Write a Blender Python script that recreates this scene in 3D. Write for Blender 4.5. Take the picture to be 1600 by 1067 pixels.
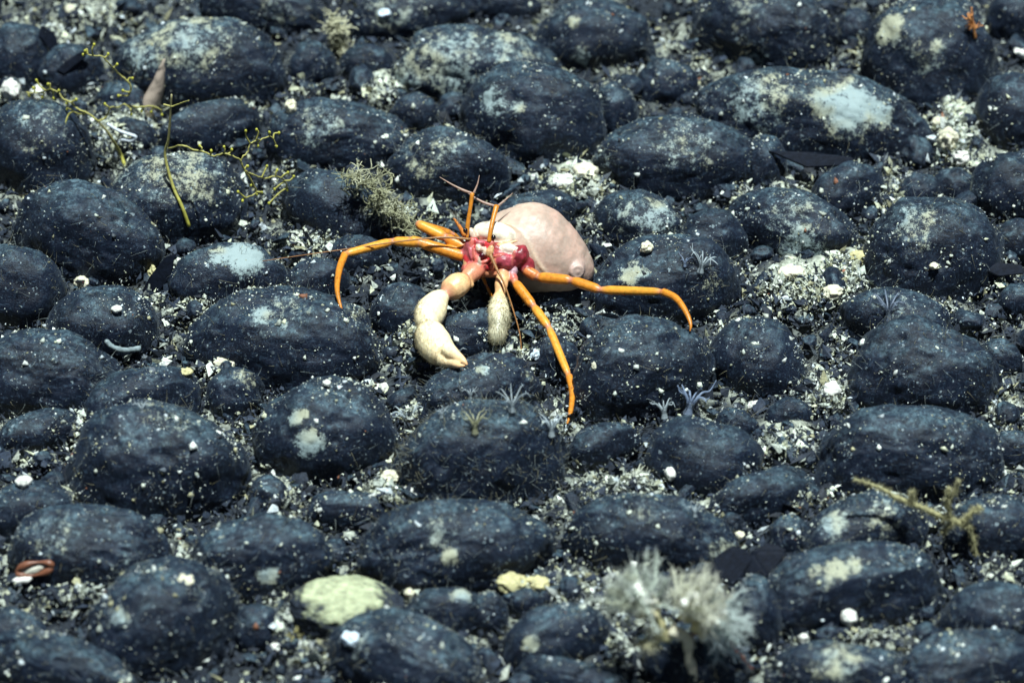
import bpy, bmesh, math, random
import numpy as np
from mathutils import Vector, Matrix, kdtree

# ------------------------------------------------------------------ clear
for o in list(bpy.data.objects):
    bpy.data.objects.remove(o)
scene = bpy.context.scene
COL = scene.collection
rng = np.random.default_rng(7)
random.seed(7)

# ------------------------------------------------------------------ camera
PITCH = math.radians(36.0)
DIST = 2.0                      # metres from the lens to the middle of the view
FRAME = 0.45                    # metres across the frame at that distance
TARGET = np.array([0.0, 0.0, 0.02])
FWD = np.array([0.0, math.cos(PITCH), -math.sin(PITCH)])
UPV = np.array([0.0, math.sin(PITCH), math.cos(PITCH)])
RGT = np.array([1.0, 0.0, 0.0])
CAMP = TARGET - DIST * FWD
cam_data = bpy.data.cameras.new('camera')
cam = bpy.data.objects.new('camera', cam_data)
COL.objects.link(cam)
cam.location = CAMP
cam.rotation_euler = (math.pi / 2 - PITCH, 0, 0)
cam_data.sensor_width = 36
cam_data.lens = 36 * DIST / FRAME
cam_data.clip_start = 0.02
cam_data.clip_end = 50
cam_data.dof.use_dof = True
cam_data.dof.focus_distance = 2.03
cam_data.dof.aperture_fstop = 9.0
scene.camera = cam
scene.render.resolution_x = 1024
scene.render.resolution_y = 682

# ------------------------------------------------------------------ light
SUN = Vector((0.08, -0.10, 0.95)).normalized()      # direction towards the lamp
elev = math.asin(SUN.z)
azim = math.atan2(SUN.x, SUN.y)
world = bpy.data.worlds.new('World')
scene.world = world
world.use_nodes = True
wn = world.node_tree
wn.nodes.clear()
sky = wn.nodes.new('ShaderNodeTexSky')
sky.sky_type = 'NISHITA'
sky.sun_disc = False
sky.sun_elevation = elev
sky.sun_rotation = azim
bg = wn.nodes.new('ShaderNodeBackground')
bg.inputs['Strength'].default_value = 0.022
wo = wn.nodes.new('ShaderNodeOutputWorld')
wn.links.new(sky.outputs[0], bg.inputs['Color'])
wn.links.new(bg.outputs[0], wo.inputs['Surface'])
sd = bpy.data.lights.new('sun', 'SUN')
sd.energy = 5.0
sd.angle = math.radians(1.5)
sd.color = (0.90, 1.0, 1.0)
sun = bpy.data.objects.new('sun', sd)
COL.objects.link(sun)
sun.rotation_euler = SUN.to_track_quat('Z', 'Y').to_euler()
vs = scene.view_settings
vs.view_transform = 'Standard'
vs.look = 'None'
vs.gamma = 1
vs.exposure = 0.6
vs.use_curve_mapping = False

# ------------------------------------------------------------------ places
def ray(px, py):
    k = FRAME / DIST / 1600.0
    return FWD + RGT * ((px - 800) * k) + UPV * ((533.5 - py) * k)
def at_z(px, py, z):
    d = ray(px, py)
    return CAMP + d * ((z - CAMP[2]) / d[2])
def at_y(px, py, y):
    d = ray(px, py)
    return CAMP + d * ((y - CAMP[1]) / d[1])
def mpp(p):                                  # metres per photo pixel at a place
    return float(np.dot(p - CAMP, FWD)) * FRAME / DIST / 1600.0
def project(p):
    v = np.asarray(p) - CAMP
    d = v @ FWD
    k = FRAME / DIST / 1600.0
    return 800 + (v @ RGT) / d / k, 533.5 - (v @ UPV) / d / k
ELL = []                                     # centre, inverse matrix of every nodule
def hit(px, py, ground=0.002):
    d = ray(px, py)
    best = (ground - CAMP[2]) / d[2]
    who = -1
    for i, (c, inv) in enumerate(ELL):
        o = inv @ (CAMP - c)
        e = inv @ d
        a = e @ e; b = o @ e; q = o @ o - 1
        disc = b * b - a * q
        if disc > 0:
            t = (-b - math.sqrt(disc)) / a
            if 0 < t < best:
                best = t; who = i
    return CAMP + d * best, who

# ------------------------------------------------------------------ noise
def _hash(ix, iy, iz, seed):
    h = (ix * 374761393 + iy * 668265263 + iz * 2147483647 + seed * 974634541) & 0xFFFFFFFF
    h = ((h ^ (h >> 13)) * 1274126177) & 0xFFFFFFFF
    h = h ^ (h >> 16)
    return (h & 0xFFFF) / 32767.5 - 1.0
def vnoise(p, seed=0):
    p = np.asarray(p, dtype=np.float64)
    i = np.floor(p).astype(np.int64)
    f = p - i
    f = f * f * f * (f * (f * 6 - 15) + 10)
    out = 0
    for dx in (0, 1):
        wx = f[:, 0] if dx else 1 - f[:, 0]
        for dy in (0, 1):
            wy = f[:, 1] if dy else 1 - f[:, 1]
            for dz in (0, 1):
                wz = f[:, 2] if dz else 1 - f[:, 2]
                out = out + wx * wy * wz * _hash(i[:, 0] + dx, i[:, 1] + dy, i[:, 2] + dz, seed)
    return out
def fbm(p, seed=0, octaves=3, gain=0.5):
    s = 0; a = 1.0; q = np.asarray(p, dtype=np.float64)
    for k in range(octaves):
        s = s + a * vnoise(q, seed + k * 17)
        q = q * 2.03 + 11.3
        a *= gain
    return s
def smooth(a, b, x):
    t = np.clip((x - a) / (b - a), 0, 1)
    return t * t * (3 - 2 * t)

# ------------------------------------------------------------------ meshes
def ico(sub):
    bm = bmesh.new()
    bmesh.ops.create_icosphere(bm, subdivisions=sub, radius=1.0)
    v = np.array([x.co[:] for x in bm.verts])
    f = np.array([[q.index for q in x.verts] for x in bm.faces])
    bm.free()
    return v, f
ICO = {k: ico(k) for k in (1, 2, 3, 4, 5, 6)}

def tri_mesh(name, V, F, col=None, dust=None, flat=False):
    V = np.ascontiguousarray(V, dtype=np.float32); F = np.ascontiguousarray(F, dtype=np.int32)
    me = bpy.data.meshes.new(name)
    n = F.shape[1]
    me.vertices.add(len(V)); me.vertices.foreach_set('co', V.ravel())
    me.loops.add(F.size); me.loops.foreach_set('vertex_index', F.ravel())
    me.polygons.add(len(F))
    me.polygons.foreach_set('loop_start', np.arange(0, F.size, n, dtype=np.int32))
    me.polygons.foreach_set('use_smooth', np.full(len(F), not flat, dtype=bool))
    me.update(calc_edges=True)
    me.validate()
    if col is not None:
        a = me.attributes.new('col', 'FLOAT_COLOR', 'POINT')
        c = np.ones((len(V), 4), dtype=np.float32); c[:, :3] = col
        a.data.foreach_set('color', c.ravel())
    if dust is not None:
        a = me.attributes.new('dust', 'FLOAT', 'POINT')
        a.data.foreach_set('value', np.ascontiguousarray(dust, dtype=np.float32))
    return me

class MB:
    """collects shapes (quads and triangles kept as triangles) for ONE mesh"""
    def __init__(self):
        self.v = []; self.f = []; self.c = []; self.n = 0
    def add(self, V, F, col=(1, 1, 1)):
        V = np.asarray(V, dtype=float); F = np.asarray(F, dtype=int)
        C = np.asarray(col, dtype=float)
        if C.ndim == 1:
            C = np.tile(C, (len(V), 1))
        self.v.append(V); self.f.append(F + self.n); self.c.append(C); self.n += len(V)
        return self
    def arrays(self):
        return np.vstack(self.v), np.vstack(self.f), np.vstack(self.c)
    def build(self, name, material, parent=None, flat=False, origin=None):
        V, F, C = self.arrays()
        if origin is not None:
            V = V - origin
        me = tri_mesh(name, V, F, C, flat=flat)
        return link(name, me, material, parent, origin)

def link(name, me, material, parent=None, origin=None):
    o = bpy.data.objects.new(name, me)
    if material is not None:
        me.materials.clear(); me.materials.append(material)
    COL.objects.link(o)
    if parent is not None:
        o.parent = parent
    elif origin is not None:
        o.location = origin
    return o
def thing(name, label, cat, loc, group=None):
    o = bpy.data.objects.new(name, None)
    o.empty_display_size = 0.01
    COL.objects.link(o)
    o.location = loc
    return tag(o, label, cat, group)
def tag(o, label=None, cat=None, group=None, kind=None):
    if label: o['label'] = label
    if cat: o['category'] = cat
    if group: o['group'] = group
    if kind: o['kind'] = kind
    return o

def catmull(pts, per=6):
    P = np.asarray(pts, dtype=float)
    if len(P) < 3:
        t = np.linspace(0, 1, per + 1)[:, None]
        return P[0] * (1 - t) + P[-1] * t
    E = np.vstack([2 * P[0] - P[1], P, 2 * P[-1] - P[-2]])
    out = []
    for i in range(1, len(E) - 2):
        a, b, c, d = E[i - 1], E[i], E[i + 1], E[i + 2]
        for k in range(per):
            t = k / per
            out.append(0.5 * (2 * b + (c - a) * t + (2 * a - 5 * b + 4 * c - d) * t * t + (3 * b - a - 3 * c + d) * t ** 3))
    out.append(P[-1])
    return np.array(out)
def tube(pts, rad, seg=8, cap=True):
    """triangulated tube through pts with a radius at each of them"""
    P = np.asarray(pts, dtype=float); R = np.asarray(rad, dtype=float)
    n = len(P)
    T = np.gradient(P, axis=0)
    T /= np.linalg.norm(T, axis=1)[:, None] + 1e-12
    ref = np.array([0.0, 0.0, 1.0]) if abs(T[0][2]) < 0.9 else np.array([1.0, 0, 0])
    N = np.cross(T[0], ref); N /= np.linalg.norm(N)
    ang = np.linspace(0, 2 * math.pi, seg, endpoint=False)
    V = []
    for i in range(n):
        N = N - T[i] * (N @ T[i]); N /= np.linalg.norm(N) + 1e-12
        B = np.cross(T[i], N)
        V.append(P[i] + R[i] * (np.cos(ang)[:, None] * N + np.sin(ang)[:, None] * B))
    V = np.vstack(V)
    F = []
    for i in range(n - 1):
        for k in range(seg):
            a = i * seg + k; b = i * seg + (k + 1) % seg
            F.append((a, b, b + seg)); F.append((a, b + seg, a + seg))
    if cap:
        V = np.vstack([V, P[0] - T[0] * R[0] * 0.5, P[-1] + T[-1] * R[-1] * 0.5])
        c0 = n * seg; c1 = c0 + 1
        for k in range(seg):
            F.append((c0, (k + 1) % seg, k))
            F.append((c1, (n - 1) * seg + k, (n - 1) * seg + (k + 1) % seg))
    return V, np.array(F)
def interp(vals, n):
    vals = np.asarray(vals, dtype=float)
    x = np.linspace(0, len(vals) - 1, n)
    if vals.ndim == 1:
        return np.interp(x, np.arange(len(vals)), vals)
    return np.stack([np.interp(x, np.arange(len(vals)), vals[:, k]) for k in range(vals.shape[1])], 1)
def strands(roots, dirs, length, radius, curl=0.3, nseg=3, gravity=0.0):
    """many thin three-sided tapering hairs as one array of triangles"""
    n = len(roots)
    dirs = dirs / (np.linalg.norm(dirs, axis=1)[:, None] + 1e-12)
    bend = rng.normal(size=(n, 3)) * curl
    side = np.cross(dirs, rng.normal(size=(n, 3))); side /= np.linalg.norm(side, axis=1)[:, None] + 1e-12
    oth = np.cross(dirs, side)
    L = np.asarray(length).reshape(-1, 1) * np.ones((n, 1)); R = np.asarray(radius).reshape(-1, 1) * np.ones((n, 1))
    V = np.zeros((n, nseg + 1, 3, 3))
    for s in range(nseg + 1):
        t = s / nseg
        c = roots + L * t * (dirs + bend * t) + np.array([0, 0, -gravity]) * L * t * t
        r = R * (1 - 0.8 * t)
        for k in range(3):
            a = k * 2 * math.pi / 3
            V[:, s, k] = c + r * (math.cos(a) * side + math.sin(a) * oth)
    F = []
    for s in range(nseg):
        for k in range(3):
            a = s * 3 + k; b = s * 3 + (k + 1) % 3
            F.append((a, b, b + 3)); F.append((a, b + 3, a + 3))
    F = np.array(F)
    m = (nseg + 1) * 3
    return V.reshape(-1, 3), (F[None] + (np.arange(n) * m)[:, None, None]).reshape(-1, 3)
def randrot(n):
    q = rng.normal(size=(n, 4)); q /= np.linalg.norm(q, axis=1)[:, None]
    w, x, y, z = q.T
    return np.stack([np.stack([1 - 2 * (y * y + z * z), 2 * (x * y - z * w), 2 * (x * z + y * w)], 1),
                     np.stack([2 * (x * y + z * w), 1 - 2 * (x * x + z * z), 2 * (y * z - x * w)], 1),
                     np.stack([2 * (x * z - y * w), 2 * (y * z + x * w), 1 - 2 * (x * x + y * y)], 1)], 1)
def chips(centres, sizes, cols, jag=0.45):
    """many irregular crumbs as one array of triangles"""
    n = len(centres)
    tv = np.array([(1, 0, 0), (-1, 0, 0), (0, 1, 0), (0, -1, 0), (0, 0, 1), (0, 0, -1)], dtype=float)
    tf = np.array([(0, 2, 4), (2, 1, 4), (1, 3, 4), (3, 0, 4), (2, 0, 5), (1, 2, 5), (3, 1, 5), (0, 3, 5)])
    V = tv[None] * (1 + jag * rng.uniform(-1, 1, (n, len(tv), 1))) * sizes[:, None, :] + rng.normal(size=(n, len(tv), 3)) * .25 * sizes[:, None, :]
    V = np.einsum('nij,nkj->nki', randrot(n), V) + centres[:, None, :]
    F = (tf[None] + (np.arange(n) * len(tv))[:, None, None]).reshape(-1, 3)
    return V.reshape(-1, 3), F, np.repeat(cols, len(tv), axis=0)

# ------------------------------------------------------------------ materials
def new_mat(name):
    m = bpy.data.materials.new(name); m.use_nodes = True
    nt = m.node_tree; nt.nodes.clear()
    out = nt.nodes.new('ShaderNodeOutputMaterial')
    bs = nt.nodes.new('ShaderNodeBsdfPrincipled')
    nt.links.new(bs.outputs[0], out.inputs[0])
    return m, nt, bs
def nd(nt, kind, **kw):
    n = nt.nodes.new(kind)
    for k, v in kw.items():
        if k.startswith('in_'):
            n.inputs[k[3:].replace('_', ' ')].default_value = v
        else:
            setattr(n, k, v)
    return n
def mixc(nt, fac, a, b, mode='MIX'):
    m = nt.nodes.new('ShaderNodeMix'); m.data_type = 'RGBA'; m.blend_type = mode
    for s, v in ((0, fac), (6, a), (7, b)):
        if hasattr(v, 'links') or hasattr(v, 'is_linked'):
            nt.links.new(v, m.inputs[s])
        else:
            m.inputs[s].default_value = v if s == 0 else (*v, 1) if len(v) == 3 else v
    return m.outputs[2]
def ramp(nt, src, lo, hi, a=0.0, b=1.0):
    r = nt.nodes.new('ShaderNodeMapRange'); r.interpolation_type = 'SMOOTHSTEP'
    nt.links.new(src, r.inputs[0])
    r.inputs[1].default_value = lo; r.inputs[2].default_value = hi
    r.inputs[3].default_value = a; r.inputs[4].default_value = b
    return r.outputs[0]
def mth(nt, op, a, b=None):
    m = nt.nodes.new('ShaderNodeMath'); m.operation = op
    for i, v in enumerate((a, b)):
        if v is None: continue
        if hasattr(v, 'is_linked'): nt.links.new(v, m.inputs[i])
        else: m.inputs[i].default_value = v
    return m.outputs[0]

def nodule_material():
    m, nt, bs = new_mat('manganese_crust')
    geo0 = nd(nt, 'ShaderNodeNewGeometry')
    P = geo0.outputs['Position']
    def noise(scale, detail=4, rough=0.6):
        n = nd(nt, 'ShaderNodeTexNoise'); n.inputs['Scale'].default_value = scale
        n.inputs['Detail'].default_value = detail; n.inputs['Roughness'].default_value = rough
        nt.links.new(P, n.inputs['Vector']); return n.outputs[0]
    n1, n2, n3 = noise(70, 4), noise(420, 5, 0.65), noise(1500, 3, 0.7)
    def streak(vec, scale):
        mp = nd(nt, 'ShaderNodeMapping'); mp.inputs['Scale'].default_value = vec
        nt.links.new(P, mp.inputs['Vector'])
        n = nd(nt, 'ShaderNodeTexNoise'); n.inputs['Scale'].default_value = scale; n.inputs['Detail'].default_value = 3; n.inputs['Roughness'].default_value = 0.65
        nt.links.new(mp.outputs[0], n.inputs['Vector']); return n.outputs[0]
    sv = mth(nt, 'MAXIMUM', streak((1, 1, 0.22), 1300), streak((0.25, 1, 1), 1100))
    base = mixc(nt, ramp(nt, n1, 0.35, 0.65), (0.0016, 0.0034, 0.0095), (0.0042, 0.0082, 0.0200))
    base = mixc(nt, ramp(nt, sv, 0.53, 0.76, 0, 0.8), base, (0.040, 0.068, 0.108))
    # sediment settled on what faces up; its pale film also paints soft bluish highlights
    geo = nd(nt, 'ShaderNodeNewGeometry')
    sep = nd(nt, 'ShaderNodeSeparateXYZ'); nt.links.new(geo.outputs['Normal'], sep.inputs[0])
    up = ramp(nt, sep.outputs[2], 0.56, 0.98)
    cloud = ramp(nt, noise(110, 5, 0.65), 0.40, 0.66, 0.12, 1.0)
    grain = mth(nt, 'MULTIPLY', ramp(nt, mth(nt, 'ADD', mth(nt, 'MULTIPLY', n2, 0.6), mth(nt, 'MULTIPLY', n3, 0.4)), 0.40, 0.66), cloud)
    film = mth(nt, 'MULTIPLY', mth(nt, 'MULTIPLY', up, mth(nt, 'ADD', mth(nt, 'MULTIPLY', grain, 0.80), mth(nt, 'MULTIPLY', cloud, 0.06))), 0.72)
    c = mixc(nt, film, base, (0.160, 0.262, 0.310))
    # pale crust patches
    at = nd(nt, 'ShaderNodeAttribute', attribute_name='dust')
    nn = mth(nt, 'SUBTRACT', mth(nt, 'ADD', mth(nt, 'MULTIPLY', noise(160, 3, .6), 0.35), mth(nt, 'ADD', mth(nt, 'MULTIPLY', n2, 0.35), mth(nt, 'MULTIPLY', n3, 0.3))), 0.5)
    pat = ramp(nt, mth(nt, 'ADD', at.outputs['Fac'], mth(nt, 'MULTIPLY', nn, 4.2)), 0.42, 0.86)
    pat = mth(nt, 'MULTIPLY', pat, ramp(nt, at.outputs['Fac'], 0.0, 0.30))
    tint = mixc(nt, ramp(nt, noise(40, 2), 0.42, 0.6), (0.30, 0.38, 0.38), (0.38, 0.39, 0.28))
    c = mixc(nt, mth(nt, 'MULTIPLY', pat, 0.9), c, tint)
    # specks
    def specks(scale, size, amount):
        v = nd(nt, 'ShaderNodeTexVoronoi'); v.inputs['Scale'].default_value = scale
        ad = nd(nt, 'ShaderNodeVectorMath', operation='ADD'); nt.links.new(P, ad.inputs[0])
        w3 = nd(nt, 'ShaderNodeTexNoise'); w3.inputs['Scale'].default_value = 900; nt.links.new(P, w3.inputs['Vector'])
        w4 = nd(nt, 'ShaderNodeVectorMath', operation='SCALE'); w4.inputs['Scale'].default_value = 0.0022; nt.links.new(w3.outputs['Color'], w4.inputs[0])
        nt.links.new(w4.outputs[0], ad.inputs[1])
        nt.links.new(ad.outputs[0], v.inputs['Vector'])
        sc_ = nd(nt, 'ShaderNodeSeparateColor'); nt.links.new(v.outputs['Color'], sc_.inputs[0])
        r = mth(nt, 'MULTIPLY', ramp(nt, sc_.outputs[0], 1 - amount, 1.0), size)
        return mth(nt, 'LESS_THAN', v.outputs['Distance'], r)
    sp = mth(nt, 'MAXIMUM', mth(nt, 'MULTIPLY', specks(280, 0.26, 0.14), 0.6), mth(nt, 'MULTIPLY', specks(700, 0.36, 0.28), 0.75))
    sp = mth(nt, 'MULTIPLY', sp, ramp(nt, noise(90, 3), 0.42, 0.62, 0.1, 1.0))
    c = mixc(nt, sp, c, (0.28, 0.35, 0.38))
    nt.links.new(c, bs.inputs['Base Color'])
    bs.inputs['Roughness'].default_value = 0.50
    bs.inputs['Specular IOR Level'].default_value = 0.24
    bs.inputs['Sheen Weight'].default_value = 0.06
    bs.inputs['Sheen Roughness'].default_value = 0.4
    bs.inputs['Sheen Tint'].default_value = (0.7, 0.85, 1.0, 1)
    b1 = nd(nt, 'ShaderNodeBump'); b1.inputs['Strength'].default_value = 0.35; b1.inputs['Distance'].default_value = 0.0012
    nt.links.new(n2, b1.inputs['Height'])
    b2 = nd(nt, 'ShaderNodeBump'); b2.inputs['Strength'].default_value = 0.65; b2.inputs['Distance'].default_value = 0.0005
    nt.links.new(n3, b2.inputs['Height']); nt.links.new(b1.outputs[0], b2.inputs['Normal'])
    nt.links.new(b2.outputs[0], bs.inputs['Normal'])
    return m

def vcol_material(name, rough=0.6, sss=0.0, sss_r=(0.003, 0.0015, 0.001), spec=0.4, mottle=0.15, mscale=600, bump=0.0, bscale=900, alpha=None, trans=0.0, coat=0.0):
    m, nt, bs = new_mat(name)
    at = nd(nt, 'ShaderNodeAttribute', attribute_name='col')
    tc = nd(nt, 'ShaderNodeTexCoord')
    n = nd(nt, 'ShaderNodeTexNoise'); n.inputs['Scale'].default_value = mscale; n.inputs['Detail'].default_value = 4
    nt.links.new(tc.outputs['Object'], n.inputs['Vector'])
    f = ramp(nt, n.outputs[0], 0.3, 0.7, 1 - mottle, 1 + mottle)
    sc = nd(nt, 'ShaderNodeVectorMath', operation='SCALE')
    nt.links.new(at.outputs['Color'], sc.inputs[0]); nt.links.new(f, sc.inputs['Scale'])
    nt.links.new(sc.outputs[0], bs.inputs['Base Color'])
    bs.inputs['Roughness'].default_value = rough
    bs.inputs['Specular IOR Level'].default_value = spec
    bs.inputs['Coat Weight'].default_value = coat
    if sss:
        bs.inputs['Subsurface Weight'].default_value = sss
        bs.inputs['Subsurface Radius'].default_value = (1.0, 0.5, 0.33)
        bs.inputs['Subsurface Scale'].default_value = sss_r[0]
    if trans:
        bs.inputs['Transmission Weight'].default_value = trans
        bs.inputs['IOR'].default_value = 1.05
    if alpha:
        bs.inputs['Alpha'].default_value = alpha
    if bump:
        n2 = nd(nt, 'ShaderNodeTexNoise'); n2.inputs['Scale'].default_value = bscale; n2.inputs['Detail'].default_value = 3
        nt.links.new(tc.outputs['Object'], n2.inputs['Vector'])
        b = nd(nt, 'ShaderNodeBump'); b.inputs['Strength'].default_value = bump; b.inputs['Distance'].default_value = 0.0006
        nt.links.new(n2.outputs[0], b.inputs['Height']); nt.links.new(b.outputs[0], bs.inputs['Normal'])
    return m

M_NOD = nodule_material()
M_RUB = vcol_material('rubble', 0.75, mottle=0.35, mscale=900, bump=0.5)
M_SED = vcol_material('sediment', 0.85, mottle=0.45, mscale=450, bump=0.8, bscale=500)
M_CRAB = vcol_material('crab_shell', 0.38, sss=0.18, sss_r=(0.0014,), mottle=0.15, mscale=550, bump=0.2, bscale=1300)
M_ANEM = vcol_material('anemone_skin', 0.5, sss=0.15, sss_r=(0.002,), spec=0.6, mottle=0.10, mscale=420, bump=0.25, bscale=900)
M_HAIR = vcol_material('filament', 0.6, mottle=0.1)
def add_translucent(m, amount):
    nt = m.node_tree
    bs = [n for n in nt.nodes if n.type == 'BSDF_PRINCIPLED'][0]; out = [n for n in nt.nodes if n.type == 'OUTPUT_MATERIAL'][0]
    tr = nt.nodes.new('ShaderNodeBsdfTranslucent'); mx = nt.nodes.new('ShaderNodeMixShader'); mx.inputs[0].default_value = amount
    nt.links.new(bs.inputs['Base Color'].links[0].from_socket, tr.inputs[0])
    nt.links.new(bs.outputs[0], mx.inputs[1]); nt.links.new(tr.outputs[0], mx.inputs[2]); nt.links.new(mx.outputs[0], out.inputs[0])
add_translucent(M_HAIR, 0.65)
M_HYD = vcol_material('hydroid', 0.6, mottle=0.2)
M_POLYP = vcol_material('polyp', 0.35, mottle=0.1, alpha=0.5)
M_EYE = vcol_material('eye', 0.12, mottle=0.0, spec=0.6)
M_SHARD = vcol_material('black_crust', 0.7, spec=0.12, mottle=0.3, mscale=500, bump=0.3)
M_SPONGE = vcol_material('sponge', 0.8, sss=0.1, sss_r=(0.002,), mottle=0.14, mscale=500, bump=0.5, bscale=1100)
M_SHELL = vcol_material('shell', 0.4, mottle=0.06)

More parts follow.
